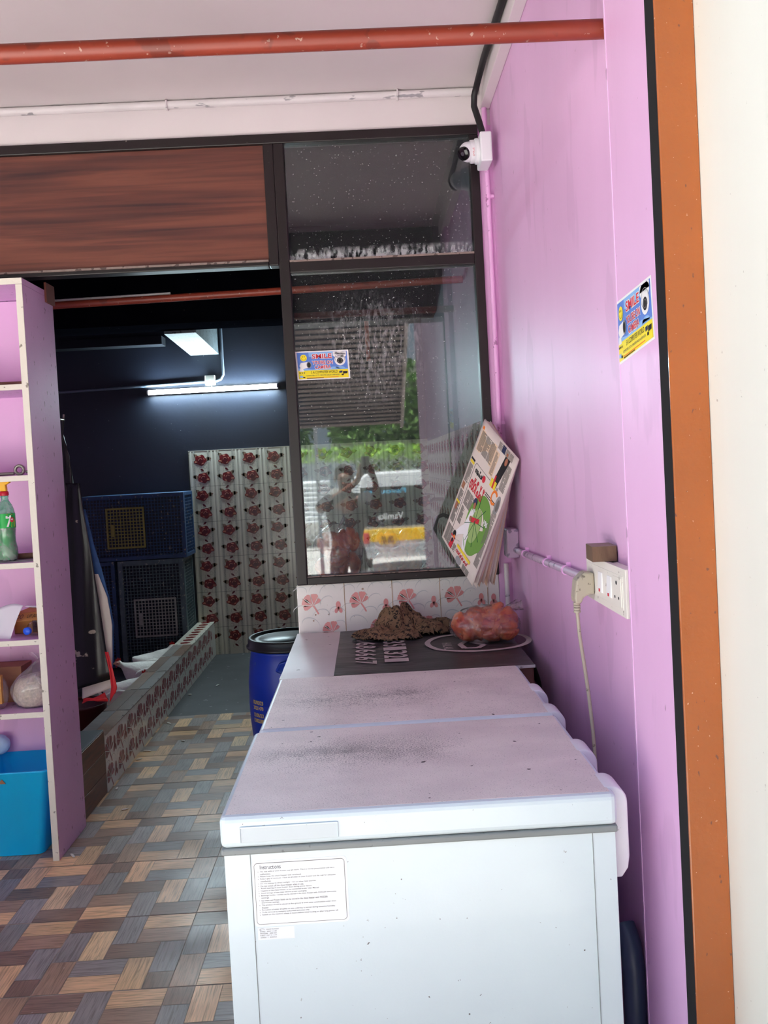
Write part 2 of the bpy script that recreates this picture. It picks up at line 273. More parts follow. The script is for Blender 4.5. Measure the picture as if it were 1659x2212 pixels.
# ------------------------------------------------------------------ mesh helpers
WL = {}
class MB:
    def __init__(s): s.v, s.f, s.m, s.sm, s.mats, s.uv, s.col = [], [], [], [], [], {}, {}
    def mi(s, m):
        if m not in s.mats: s.mats.append(m)
        return s.mats.index(m)
    def add(s, vs, fs, m, smooth=False, M=None, uv=None, col=None):
        o = len(s.v); k = s.mi(m)
        for p in vs:
            p = V(p); s.v.append(M @ p if M else p)
        for i, f in enumerate(fs):
            if uv: s.uv[len(s.f)] = uv[i]
            if col: s.col[len(s.f)] = col
            s.f.append([o+j for j in f]); s.m.append(k); s.sm.append(smooth)
        return s
    def box(s, x0, x1, y0, y1, z0, z1, m, M=None):
        return s.add([(x0, y0, z0), (x1, y0, z0), (x1, y1, z0), (x0, y1, z0), (x0, y0, z1), (x1, y0, z1), (x1, y1, z1), (x0, y1, z1)],
                     [(0, 3, 2, 1), (4, 5, 6, 7), (0, 1, 5, 4), (1, 2, 6, 5), (2, 3, 7, 6), (3, 0, 4, 7)], m, M=M)
    def prism(s, pts, d, m, smooth=False, M=None):
        """pts: 3D outline, d: extrusion vector"""
        n = len(pts); d = V(d); a = [V(p) for p in pts]; b = [p+d for p in a]
        fs = [tuple(range(n))[::-1], tuple(range(n, 2*n))]+[(i, (i+1) % n, n+(i+1) % n, n+i) for i in range(n)]
        return s.add(a+b, fs, m, smooth, M)
    def tube(s, path, r, m, n=12, caps=True, smooth=True, M=None):
        P_ = [V(p) for p in path]; vs, fs = [], []; R = r if isinstance(r, (list, tuple)) else [r]*len(P_)
        pu = None
        for i, p in enumerate(P_):
            t = (P_[min(i+1, len(P_)-1)]-P_[max(i-1, 0)]).normalized()
            a = V((0, 0, 1)) if abs(t.z) < .9 else V((1, 0, 0))
            if pu is not None and (pu-t*pu.dot(t)).length > .1: u_ = (pu-t*pu.dot(t)).normalized()
            else: u_ = t.cross(a).normalized()
            pu = u_; w_ = t.cross(u_)
            for k in range(n): vs.append(p+(u_*cos(2*pi*k/n)+w_*sin(2*pi*k/n))*R[i])
        for i in range(len(P_)-1):
            for k in range(n): fs.append((i*n+k, i*n+(k+1) % n, (i+1)*n+(k+1) % n, (i+1)*n+k))
        s.add(vs, fs, m, smooth, M)
        if caps: s.add(vs[:n], [tuple(range(n))], m, False, M); s.add(vs[-n:], [tuple(range(n))], m, False, M)
        return s
    def lathe(s, prof, c, m, n=32, axis=(0, 0, 1), smooth=True, M=None, caps=True):
        ax = V(axis).normalized(); a = V((1, 0, 0)) if abs(ax.x) < .9 else V((0, 1, 0)); u_ = (a-ax*a.dot(ax)).normalized(); w_ = ax.cross(u_); c = V(c)
        vs = [c+ax*h+(u_*cos(2*pi*k/n)+w_*sin(2*pi*k/n))*r for r, h in prof for k in range(n)]
        fs = [(i*n+k, i*n+(k+1) % n, (i+1)*n+(k+1) % n, (i+1)*n+k) for i in range(len(prof)-1) for k in range(n)]
        s.add(vs, fs, m, smooth, M)
        if caps:
            if prof[0][0] > 1e-4: s.add(vs[:n], [tuple(range(n))[::-1]], m, False, M)
            if prof[-1][0] > 1e-4: s.add(vs[-n:], [tuple(range(n))], m, False, M)
        return s
    def grid(s, fn, nu, nv, m, smooth=True, M=None, skip=None):
        vs = [fn(i/nu, j/nv) for j in range(nv+1) for i in range(nu+1)]
        fs = [(j*(nu+1)+i, j*(nu+1)+i+1, (j+1)*(nu+1)+i+1, (j+1)*(nu+1)+i) for j in range(nv) for i in range(nu) if not (skip and skip(i/nu, j/nv))]
        return s.add(vs, fs, m, smooth, M)
    def ico(s, c, r, m, sub=3, fn=None, M=None, smooth=True):
        bm = bmesh.new(); bmesh.ops.create_icosphere(bm, subdivisions=sub, radius=1)
        c = V(c); r = V(r) if not isinstance(r, (int, float)) else V((r, r, r)); vs = []
        for v_ in bm.verts:
            p = v_.co.copy(); q = V((p.x*r.x, p.y*r.y, p.z*r.z))
            if fn: q = fn(p, q)
            vs.append(c+q)
        bm.verts.index_update()
        fs = [[v_.index for v_ in f.verts] for f in bm.faces]; bm.free()
        return s.add(vs, fs, m, smooth, M)
    def build(s, name, parent=None, bevel=0, label=None, cat=None, group=None, kind=None, local=False, solid=0, seg=2):
        me = bpy.data.meshes.new(name)
        c = V((0, 0, 0))
        if not local and s.v:
            xs = [p.x for p in s.v]; ys = [p.y for p in s.v]; zs = [p.z for p in s.v]
            c = V(((min(xs)+max(xs))/2, (min(ys)+max(ys))/2, min(zs)))
        me.from_pydata([p-c for p in s.v], [], s.f)
        for mm in s.mats: me.materials.append(mm)
        me.polygons.foreach_set('material_index', s.m); me.polygons.foreach_set('use_smooth', s.sm)
        if s.uv:
            ul = me.uv_layers.new(name='UVMap')
            for fi, us in s.uv.items():
                for li, u_ in zip(me.polygons[fi].loop_indices, us): ul.data[li].uv = u_
        if s.col:
            ca = me.color_attributes.new('plank', 'FLOAT_COLOR', 'CORNER')
            for fi, cc in s.col.items():
                for li in me.polygons[fi].loop_indices: ca.data[li].color = cc
        me.update()
        o = bpy.data.objects.new(name, me); COL.objects.link(o); o.location = c; WL[o.name] = c
        if parent is not None:
            o.parent = parent; o.matrix_parent_inverse = Matrix.Translation(-WL[parent.name])
        if bevel:
            b = o.modifiers.new('bevel', 'BEVEL'); b.width = bevel; b.segments = seg; b.limit_method = 'ANGLE'; b.angle_limit = radians(40); b.harden_normals = False
        if solid:
            q = o.modifiers.new('solid', 'SOLIDIFY'); q.thickness = solid
        tag(o, label, cat, group, kind); return o
def tag(o, label=None, cat=None, group=None, kind=None):
    if label: o['label'] = label
    if cat: o['category'] = cat
    if group: o['group'] = group
    if kind: o['kind'] = kind
def thing(name, loc, label=None, cat=None, group=None, kind=None):
    o = bpy.data.objects.new(name, None); COL.objects.link(o); o.location = loc; o.empty_display_size = .05; WL[o.name] = V(loc)
    tag(o, label, cat, group, kind); return o
def copy_tree(o, parent=None):
    c = o.copy(); COL.objects.link(c)
    if parent: c.parent = parent
    for ch in list(o.children): copy_tree(ch, c)
    return c

TXT = {}
def text_geo(s, bold=0):
    if (s, bold) in TXT: return TXT[(s, bold)]
    cu = bpy.data.curves.new('lettering', 'FONT'); cu.body = s; cu.size = 1; cu.offset = bold; cu.resolution_u = 3
    o = bpy.data.objects.new('lettering', cu); COL.objects.link(o)
    bpy.context.view_layer.update()
    me = bpy.data.meshes.new_from_object(o.evaluated_get(bpy.context.evaluated_depsgraph_get()))
    vs = [v_.co.copy() for v_ in me.vertices]; fs = [list(p.vertices) for p in me.polygons]
    bpy.data.objects.remove(o); bpy.data.curves.remove(cu); bpy.data.meshes.remove(me)
    if vs:
        x0 = min(v_.x for v_ in vs); x1 = max(v_.x for v_ in vs); y0 = min(v_.y for v_ in vs); y1 = max(v_.y for v_ in vs)
        vs = [((v_.x-x0)/max(1e-6, x1-x0), (v_.y-y0)/max(1e-6, y1-y0)) for v_ in vs]
    TXT[(s, bold)] = (vs, fs); return vs, fs
class Sheet:
    """draws flat print onto a surface: fn(u, v, h) gives the point u across, v up, h above"""
    def __init__(s, mb, fn, step=.0004): s.mb, s.fn, s.st = mb, fn, step
    def poly(s, pts, m, l=1): s.mb.add([s.fn(u_, v_, l*s.st) for u_, v_ in pts], [tuple(range(len(pts)))], m)
    def rect(s, u0, v0, u1, v1, m, l=1): s.poly([(u0, v0), (u1, v0), (u1, v1), (u0, v1)], m, l)
    def ell(s, cu, cv, ru, rv, m, l=1, n=20, rot=0, lob=None):
        pts = []
        for k in range(n):
            t = 2*pi*k/n; q = 1+(lob[1]*cos(lob[0]*t+lob[2]) if lob else 0)
            a, b = ru*q*cos(t), rv*q*sin(t); pts.append((cu+a*cos(rot)-b*sin(rot), cv+a*sin(rot)+b*cos(rot)))
        s.poly(pts, m, l)
    def ring(s, cu, cv, ru, rv, wd, m, l=1, a0=0, a1=2*pi, n=28):
        for k in range(n):
            t0, t1 = a0+(a1-a0)*k/n, a0+(a1-a0)*(k+1)/n
            s.poly([(cu+ru*cos(t0), cv+rv*sin(t0)), (cu+ru*cos(t1), cv+rv*sin(t1)), (cu+(ru-wd)*cos(t1), cv+(rv-wd)*sin(t1)), (cu+(ru-wd)*cos(t0), cv+(rv-wd)*sin(t0))], m, l)
    def line(s, pts, wd, m, l=1, taper=False):
        n = len(pts)
        for i in range(n-1):
            (a, b), (c, d) = pts[i], pts[i+1]; L_ = sqrt((c-a)**2+(d-b)**2) or 1e-6; nx, ny = -(d-b)/L_*wd/2, (c-a)/L_*wd/2
            k0 = sin(pi*(i+.01)/(n-1)) if taper else 1; k1 = sin(pi*min(1, (i+1.01)/(n-1))) if taper else 1
            s.poly([(a-nx*k0, b-ny*k0), (c-nx*k1, d-ny*k1), (c+nx*k1, d+ny*k1), (a+nx*k0, b+ny*k0)], m, l)
    def text(s, t, u0, v0, w_, h_, m, l=2, bold=0, vert=False, flip=False):
        vs, fs = text_geo(t, bold)
        out = []
        for a, b in vs:
            if flip: a = 1-a
            if vert: out.append(s.fn(u0+b*w_, v0+(1-a)*h_, l*s.st))
            else: out.append(s.fn(u0+a*w_, v0+b*h_, l*s.st))
        s.mb.add(out, fs, m)
def flat(O, U, Vv, N):
    O, U, Vv, N = V(O), V(U), V(Vv), V(N)
    return lambda u_, v_, h_: O+U*u_+Vv*v_+N*h_
def bil(A, B, C, D, N, bend=0):
    """A top-left, B bottom-left, C bottom-right, D top-right; u,v in 0..1"""
    A, B, C, D, N = V(A), V(B), V(C), V(D), V(N)
    def f(u_, v_, h_):
        p = (B*(1-u_)+C*u_)*(1-v_)+(A*(1-u_)+D*u_)*v_
        return p+N*(h_+bend*sin(pi*max(0, min(1, u_))))
    return f

XW, YP, YB, ZC = .615, 3.72, 7.45, 3.17
# ------------------------------------------------------------------ structure
# floor of plank-print tiles
fl = MB(); TW, TH = .4245, .4425
fl.box(-3.3, .68, 1.5, 5.6, -.12, -.0015, groutl)
lay = ["11233", "44256", "78856", "79aac", "d9ffc"]
tan, grey, brn, umb, pale = S(232, 190, 142), S(158, 150, 144), S(142, 112, 94), S(172, 138, 112), S(240, 204, 158)
tcol = {'1': tan, '2': grey, '3': brn, '4': umb, '5': pale, '6': grey, '7': grey, '8': brn, '9': tan, 'a': grey, 'c': umb, 'd': brn, 'f': tan}
rnd = random.Random(3)
for i in range(-7, 4):
    for j in range(-3, 7):
        X0 = -.695+TW*i; Y0 = 2.615+TH*j
        if Y0 > 5.58: continue
        rot = rnd.choice([0, 2])
        g = [list(r) for r in lay]
        if rot == 2: g = [r[::-1] for r in g[::-1]]
        seen = {}
        for r in range(5):
            for c in range(5): seen.setdefault(g[r][c], []).append((c, r))
        for k, cl in seen.items():
            c0 = min(c for c, r in cl); c1 = max(c for c, r in cl)+1; r0 = min(r for c, r in cl); r1 = max(r for c, r in cl)+1
            e = .0009
            x0, x1, y0, y1 = X0+TW*c0/5+e, X0+TW*c1/5-e, Y0+TH*r0/5+e, Y0+TH*r1/5-e
            if c0 == 0: x0 += .001
            if r0 == 0: y0 += .002
            if r1 == 5: y1 -= .002
            y1 = min(y1, 5.6)
            if y1 <= y0: continue
            jj = rnd.uniform(.85, 1.15); cc = tuple(q*jj*rnd.uniform(.97, 1.03) for q in tcol[k][:3])+(1,)
            o1, o2 = rnd.random()*9, rnd.random()*9
            a = x1-x0; b = y1-y0
            U = [(o1, o2), (o1+a, o2), (o1+a, o2+b), (o1, o2+b)] if a >= b else [(o1, o2), (o1, o2+a), (o1+b, o2+a), (o1+b, o2)]
            fl.add([(x0, y0, 0), (x1, y0, 0), (x1, y1, 0), (x0, y1, 0)], [(0, 1, 2, 3)], plank, uv=[U], col=cc)
fl.build('floor', kind='structure')
MB().box(-3.3, .68, 5.602, YB+.1, -.12, -.001, darkfloor).build('floor', kind='structure')
MB().box(-3.5, .9, 1.42, YP+.06, ZC, ZC+.12, ceilw).build('ceiling', kind='structure')
MB().box(-3.5, .9, YP+.062, YB+.2, 3.24, 3.36, navyb).build('ceiling', kind='structure')
MB().box(XW, XW+.15, 1.62, YP+.06, 0, ZC, pink).build('wall_right', kind='structure')
MB().box(.585, XW-.0005, 1.66, 1.93, 0, ZC, pink).build('trim_1', bevel=.004, kind='structure')     # pilaster at the shutter
MB().box(.55, XW+.1, YP+.062, YB, 0, 3.24, navy).build('wall_inner', kind='structure')
MB().box(-3.5, .9, YB, YB+.15, 0, 3.24, navy).build('wall_back', kind='structure')
MB().box(-3.45, -3.3, 1.5, YB, 0, 3.24, pink).build('wall_left', kind='structure')
MB().box(-3.3, XW, YP, YP+.06, 3.012, ZC, ceilw).build('wall_lintel', kind='structure')
MB().box(-3.5, XW+.1, 1.38, 1.615, 2.56, ZC, brownf).build('wall_shutter', kind='structure')          # lintel and shutter housing over the opening
MB().box(.557, XW, YP-.002, YP+.06, 0, 3.011, pink).build('wall_corner', kind='structure')
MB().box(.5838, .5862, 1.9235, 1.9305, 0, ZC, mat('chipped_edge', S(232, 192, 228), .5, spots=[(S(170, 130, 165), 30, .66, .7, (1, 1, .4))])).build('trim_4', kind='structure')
# white side wall outside, orange shutter channel
MB().box(.653, .80, -2.6, 1.299, -.5, 3.5, mat('outer_wall_mirror_dim', S(112, 92, 108), .7, var=.1)).build('wall_outer_far', kind='structure')  # unseen stretch, toned dark so its mirror image in the pane stays dim
MB().box(.653, .80, 1.3, 1.6, -.5, 3.5, wallout).build('wall_outer', kind='structure')
MB().box(.653, .80, 1.6, 1.66, -.5, 3.5, wallout).build('wall_outer', kind='structure')
sg = thing('shutter_guide', (.61, 1.6, 0), 'glossy orange steel shutter channel between pink wall and white wall', 'shutter guide')
g = MB(); g.box(.579, .6525, 1.6, 1.606, 0, 2.56, orange); g.box(.648, .6525, 1.606, 1.655, 0, 2.56, orange); g.build('channel', sg, bevel=.002)
MB().box(.5815, .6475, 1.607, 1.659, 0, 2.56, black).build('slot', sg)
# ceiling edge trim
MB().box(.572, XW-.0005, 1.7, YP-.003, 3.078, ZC-.0005, ceilw).build('trim_2', bevel=.003, kind='structure')
# inner beams
MB().box(-3.3, .549, 5.95, 6.25, 2.62, 3.239, navyb).build('beam_1', kind='structure')
b = MB(); q0, q1, q2, q3 = [P(a, c_, z=2.60) for a, c_ in ((330, 706), (402, 702), (479, 770), (437, 774))]; b.prism([(q0.x, 6.251, 2.60), (q1.x, 6.251, 2.60), (q2.x, YB-.001, 2.60), (q3.x-.06, YB-.001, 2.60)], (0, 0, .6), beamw); b.build('beam_2', kind='structure')
MB().box(-3.3, -1.66, 7.3, YB-.001, 2.69, 2.76, mat('grey_ledge', S(36, 38, 44), 1, spec=.1)).build('trim_3', kind='structure')

# back-wall rose tiles
def rose(sh, cu, cv, r, fl_=1, l=2):
    sh.ell(cu, cv, r, r*.92, rosed, l, 22, 0, (5, .09, .5))
    sh.ell(cu-fl_*r*.86, cv-r*.28, r*.33, r*.28, rosed, l, 12)
    for a, q, rr in ((100, .68, .26), (200, .72, .2), (300, .68, .22), (20, .66, .16)):
        t = radians(a if fl_ > 0 else 180-a); sh.ell(cu+cos(t)*r*q, cv+sin(t)*r*q, r*rr, r*rr*.48, rosel, l+1, 10, t+pi/2)
    sh.ell(cu-fl_*r*.84, cv-r*.26, r*.2, r*.15, rosel, l+1, 10)
    sh.ell(cu, cv-.02*r, r*.5, r*.46, rosec, l+2, 14); sh.ring(cu, cv, r*.36, r*.33, r*.08, rosel, l+3, .4, 3.4, 8)
def leaf(sh, a, b, wd, m, l=1):
    (x0, y0), (x1, y1) = a, b; n = 6; top, bot = [], []
    L_ = sqrt((x1-x0)**2+(y1-y0)**2); nx, ny = -(y1-y0)/L_*wd, (x1-x0)/L_*wd
    for i in range(n+1):
        t = i/n; k = sin(pi*t**.8); top.append((x0+(x1-x0)*t+nx*k, y0+(y1-y0)*t+ny*k)); bot.append((x0+(x1-x0)*t-nx*k, y0+(y1-y0)*t-ny*k))
    sh.poly(top+bot[::-1][1:-1], m, l)
def rose_tiles(sh, W_, H_, tw=.2105, th=.307, top=None):
    sh.rect(0, 0, W_, H_, tilew, 0)
    nc = int(W_/tw+.999); nr = int(H_/th+.999)
    for i in range(nc):
        u0 = i*tw
        for c, wd, m in ((.20, .08, tilesp), (.79, .08, tilesp), (.08, .06, tilec), (.93, .06, tilec)):
            if u0+tw*(c+wd) < W_: sh.rect(u0+tw*(c-wd/2), 0, u0+tw*(c+wd/2), H_, m, 1)
        if u0 > 0: sh.rect(u0-.001, 0, u0+.001, H_, tilel, 2)
        if u0+.8*tw > W_: continue
        for j in range(nr):
            v1 = H_-j*th
            for k, (cu, cv, f_) in enumerate(((.47, .26, 1), (.55, .76, -1))):
                vv = v1-cv*th
                if vv < .06: continue
                uu = u0+cu*tw; r = .049
                leaf(sh, (uu+f_*r*.8, vv+r*.1), (uu+f_*r*1.95, vv+r*.3), r*.34, leafb); leaf(sh, (uu-f_*r*.5, vv+r*.5), (uu-f_*r*1.15, vv+r*1.1), r*.32, leafb)
                leaf(sh, (uu-f_*r*.1, vv-r*1.5), (uu+f_*r*.55, vv-r*2.0), r*.17, rosec)
                rose(sh, uu, vv, r, f_)
                sh.line([(uu-f_*r*.3+.006*sin(q*1.3), vv-r*(.9+.26*q)) for q in range(6)], .0016, leafb, 1)
                sh.ring(uu+f_*r*.75, vv-r*1.25, r*.3, r*.3, .0016, leafb, 1, n=12)
    for j in range(1, nr): sh.rect(0, H_-j*th-.001, W_, H_-j*th+.001, tilel, 3)
bt = MB(); rose_tiles(Sheet(bt, flat((-1.52, YB-.006, 0), (1, 0, 0), (0, 0, 1), (0, -1, 0)), .0008), 2.0695, 1.775)
bt.box(-1.524, .5495, YB-.007, YB-.001, 1.775, 1.779, tilew); bt.box(-1.527, -1.52, YB-.007, YB-.001, 0, 1.775, tilel); bt.build('wall_back_tiles', kind='structure')
bt = MB(); rose_tiles(Sheet(bt, flat((.545, YP+.07, 0), (0, 1, 0), (0, 0, 1), (-1, 0, 0)), .0008), YB-.01-YP-.07, 1.755); bt.build('wall_inner_tiles', kind='structure')

# low flower-tile wall under the window
def bigflower(sh, cu, cv, s, m, l=1, up_=.25):
    for a, L_, wd in ((-.95, 1.0, .34), (-.35, 1.05, .36), (.42, 1.0, .36), (-1.55, .85, .24), (1.1, .8, .16)):
        t = pi/2+up_-a*1.0; base = (cu, cv); tip = (cu+cos(t)*s*L_, cv+sin(t)*s*L_)
        pts = []; nx, ny = -sin(t), cos(t)
        for q, k in ((0, .05), (.25, .35), (.5, .8), (.72, 1), (.88, .82), (.94, .95), (1, .45), (1.03, .2), (1, -.1), (1.05, -.35), (.95, -.75), (.85, -.85), (.7, -1), (.5, -.8), (.25, -.35), (0, -.05)):
            pts.append((cu+cos(t)*s*L_*(q*.93+.07)+nx*wd*s*k, cv+sin(t)*s*L_*(q*.93+.07)+ny*wd*s*k))
        sh.poly(pts, m, l)
    wl = tilef
    for a in (-.65, .03, -1.25, .8):
        t = pi/2+up_-a; sh.line([(cu+cos(t)*s*.12, cv+sin(t)*s*.12), (cu+cos(t)*s*.55, cv+sin(t)*s*.55), (cu+cos(t)*s*.98, cv+sin(t)*s*.98)], .055*s, wl, l+1)
    sh.line([(cu, cv), (cu+.25*s, cv-.42*s), (cu+.42*s, cv-.75*s)], .13*s, m, l)
def bud(sh, cu, cv, s, m, l=1):
    sh.ell(cu, cv+.35*s, .36*s, .55*s, m, l, 14); sh.ell(cu-.3*s, cv-.45*s, .26*s, .4*s, m, l, 12, -.35); sh.ell(cu+.3*s, cv-.45*s, .26*s, .4*s, m, l, 12, .35); sh.ell(cu, cv-.2*s, .14*s, .3*s, m, l, 10)
def swirl(sh, cu, cv, s, m, a0, l=1, fl_=1):
    pts = [(cu+fl_*s*(.5*cos(a0+t*.28)*(1+.12*t)), cv+s*(.6*sin(a0+t*.28)*(1+.05*t))) for t in range(12)]
    sh.line(pts, .10*s, m, l, True)
def flower_tile(sh, u0, v0, W_, H_, mf, mg, vsc=1):
    for (a, b_, s_, a0, f_) in ((.12, .82, .13, 0, 1), (.5, .86, .15, .2, 1), (.72, .84, .15, .4, 1), (.68, .62, .13, .6, 1), (.55, .32, .15, 0, 1), (.78, .36, .15, .2, -1), (.1, .45, .12, .3, 1), (.2, .15, .16, .2, -1), (.9, .1, .12, 0, 1)):
        swirl(sh, u0+a*W_, v0+b_*H_, s_*W_*1.4, mg, a0, 1, f_)
    bigflower(sh, u0+.34*W_, v0+.56*H_, .21*W_*1.15, mf, 2); bud(sh, u0+.86*W_, v0+.5*H_, .115*W_*1.25, mf, 2)
tw = MB(); tw.box(-.328, .556, YP, YP+.10, 0, 1.072, tilef)
sh = Sheet(tw, flat((-.328, YP-.0008, .862), (1, 0, 0), (0, 0, 1), (0, -1, 0)))
for i in range(5):
    u0 = i*.2085-.002
    W_ = min(.2085, .882-u0)
    if W_ > .15:
        flower_tile(sh, u0, 0, .2085, .21, pinkf, greyf); bigflower(sh, u0+.72*.2085, 0, .045, pinkf, 2)
    else: bud(sh, u0+.025, .1, .03, pinkf, 2)
    if i: sh.rect(u0-.0012, 0, u0+.0012, .21, joint, 3)
tw.build('wall_partition', kind='structure', bevel=.004)
MB().box(.02+.0, .556, YP+.101, YP+.5, .98, 1.05, concrete).build('counter_slab', label='grey concrete counter slab behind the window pane', cat='counter')
MB().box(-.27, .019, YP+.101, YP+.5, .98, 1.05, concrete).build('counter_slab', label='left end of the concrete counter behind the glass, under the first bag', cat='counter')

# pen curb
cb = MB(); XC = -1.385
cb.box(-1.50, XC-.001, 4.30, YB-.008, 0, .288, concrete)
sh = Sheet(cb, lambda u_, v_, h_: V((XC+h_, 4.30+u_, v_)))
sh.rect(0, 0, 3.14, .288, tilef, 0)
for i in range(16):
    u0 = i*.2
    if u0+.2 > 3.14: break
    for v0, hh in ((.0, .15), (.14, .15)):
        for (a, b_, s_, a0, f_) in ((.2, .8, .2, 0, 1), (.6, .85, .2, .3, -1), (.75, .3, .2, .5, 1), (.15, .3, .18, .2, 1)): swirl(sh, u0+a*.2, v0+b_*hh, s_*.2, greyg, a0, 1, f_)
    bigflower(sh, u0+.07, .185, .078, maroonf, 2, 0); bud(sh, u0+.16, .20, .048, maroonf, 2)
    bigflower(sh, u0+.07, .055, .07, maroonf, 2, 0); bud(sh, u0+.16, .07, .044, maroonf, 2)
    if i: sh.rect(u0-.001, 0, u0+.001, .288, greyg, 3)
for k, (a, b_) in enumerate([(4.31, 4.75), (4.76, 5.2), (5.21, 5.65), (5.66, 6.1), (6.11, 6.5)]):
    for q in range(2):
        x0, x1 = (-1.53, -1.457) if q == 0 else (-1.455, -1.382)
        cc = [grey, brn, umb, brn, grey][(k+q*2) % 5]; cc = tuple(z*.6 for z in cc[:3])+(1,)
        cb.add([(x0, a, .2905), (x1, a, .2905), (x1, b_, .2905), (x0, b_, .2905), (x1, a, .286), (x1, b_, .286)], [(0, 1, 2, 3), (1, 4, 5, 2)], plank, uv=[[(0, k), (.07, k), (.07, k+.4), (0, k+.4)], [(0, 0), (.1, 0), (.1, .1), (0, .1)]], col=cc)
sh2 = Sheet(cb, lambda u_, v_, h_: V((-1.53+v_, 6.52+u_, .289+h_)))
sh2.rect(0, 0, .92, .148, tilew, 0)
for i in range(9): sh2.ell(.05+i*.105, .075, .034, .04, rosed, 2, 12, 0, (5, .1, 0)); sh2.rect(i*.105, 0, i*.105+.0015, .148, tilel, 3)
cb.build('curb', label='low tiled curb with maroon flowers in front of the chicken pen', cat='curb')
wc = MB()
for k in range(3): wc.box(-1.50, XC, 3.93, 4.297, .003+k*.105, .105+k*.105, rwood)
wc.box(-1.53, XC-.002, 3.93, 4.297, .317, .322, darkfloor)
wc.build('wood_curb', bevel=.001, label='dark red wood plank curb end beside the purple shelf side', cat='curb')

# ------------------------------------------------------------------ partition window frame with laminate panel
pf = thing('window_1', (-.5, YP, 1.08), kind='structure')
def frame_bars(name, bars):
    b = MB()
    for (x0, x1, z0, z1) in bars: b.box(x0, x1, YP-.02, YP+.045, z0, z1, brownf)
    b.build(name, pf, bevel=.004)
frame_bars('frame', [(-2.6, .557, 2.968, 3.0105), (-2.6, -.365, 2.452, 2.472), (-.365, -.322, 2.452, 2.968), (-.322, -.277, 1.073, 2.968), (.517, .557, 1.073, 2.968), (-.277, .517, 2.418, 2.468), (-.277, .517, 1.073, 1.106)])
b = MB(); b.box(-2.59, -.366, YP-.004, YP+.03, 2.473, 2.967, lamin); b.build('laminate_panel', pf)
b = MB(); b.box(-2.6, -.366, YP-.03, YP-.0205, 2.468, 2.476, dustm); b.box(-.276, .516, YP-.026, YP-.0205, 2.462, 2.47, dustm); b.box(-.276, .516, YP-.026, YP+.0, 1.1065, 1.110, dustm); b.build('dusty_ledge', pf)
for z0, z1 in ((1.107, 2.417), (2.469, 2.967)):
    MB().box(-.276, .516, YP+.008, YP+.012, z0, z1, glass).build('pane', pf)

# ------------------------------------------------------------------ freezers
def freezer(name, x0, x1, y0, y1, h, label, hy, detail=False):
    t = thing(name, ((x0+x1)/2, (y0+y1)/2, 0), label, 'chest freezer', None)
    lt = .068; zb = h-lt-.016
    b = MB(); b.box(x0+.006, x1-.006, y0+.008, y1-.008, .03, zb, white)
    if detail:
        for xx in (x0+.059, x1-.055): b.box(xx, xx+.0015, y0+.0065, y0+.009, .03, zb, gask)
    b.build('body', t, bevel=.006)
    MB().box(x0+.001, x1-.001, y0+.002, y1-.002, zb+.0005, h-lt-.0005, gask).build('gasket', t, bevel=.004)
    # lid: rounded shell with a soft worn top
    l = MB(); l.box(x0, x1, y0, y1, h-lt, h-.0008, white)
    lo = l.build('lid', t, bevel=.013, seg=3)
    MB().box(x0+.012, x1-.012, y0+.014, y1-.012, h-.003, h, lidm).build('lid_top', lo, bevel=.001)
    for yy in hy:
        arc = [(x1-.004+.034*sin(a), yy, h-.032+.034*cos(a)) for a in [radians(-10+k*100/9) for k in range(10)]]
        hp = [(x1-.02, yy, h+.0)]+arc+[(x1+.030, yy, h-.15), (x1+.026, yy, h-.175), (x1+.012, yy, h-.195), (x1-.006, yy, h-.195), (x1-.006, yy, h-.03)]
        hb = MB(); hb.prism(hp, (0, .085, 0), whitep, True); hb.build('hinge', t, bevel=.004)
    for xx in (x0+.06, x1-.06):
        for yy in (y0+.06, y1-.06): MB().lathe([(.022, .001), (.026, .006), (.02, .03)], (xx, yy, 0), dark, 14).build('foot', t)
    return t, lo
f1, lid1 = freezer('chest_freezer', -.342, .487, 1.752, 2.322, .87, 'white chest freezer nearest the camera with instruction label on its end panel', (1.785, 2.02), True)
f2, lid2 = freezer('chest_freezer', -.333, .487, 2.336, 2.912, .868, 'second white chest freezer, behind the labelled one and before the black sheet', (2.345, 2.57))
# handle recess on the near lid
hr = MB(); hx0, hx1, hz0, hz1 = -.298, -.098, .815, .847; yl = 1.7515
rec = mat('recess_plastic', S(204, 214, 218), .4)
hr.box(hx0, hx1, yl-.0012, yl, hz0, hz1, rec); hr.box(hx0, hx1, yl-.003, yl, hz1-.002, hz1+.001, white); hr.box(hx0-.0015, hx0, yl-.003, yl, hz0, hz1, white); hr.box(hx1, hx1+.0015, yl-.003, yl, hz0, hz1, white)
hr.build('handle', lid1, bevel=.0008)
# instruction label
il = MB(); yb = 1.7595
sh = Sheet(il, flat((-.2805, yb, .6325), (1, 0, 0), (0, 0, 1), (0, -1, 0)), .0003)
lab = mat('label_vinyl', S(236, 241, 244), .35)
def rrect(u0, v0, u1, v1, r, n=5):
    pts = []
    for cx, cy, a in ((u1-r, v1-r, 0), (u0+r, v1-r, 90), (u0+r, v0+r, 180), (u1-r, v0+r, 270)):
        for k in range(n+1): t = radians(a+90*k/n); pts.append((cx+r*cos(t), cy+r*sin(t)))
    return pts
LW, LH = .197, .1385
il.prism([sh.fn(u_, v_, 0) for u_, v_ in rrect(0, 0, LW, LH, .008)], (0, .0007, 0), lab)
sh.poly(rrect(.0045, .0045, LW-.0045, LH-.0045, .007), inkc, 1); sh.poly(rrect(.0055, .0055, LW-.0055, LH-.0055, .006), lab, 2)
sh.text('Instructions', .017, LH-.0175, .043, .0085, ink, 3)
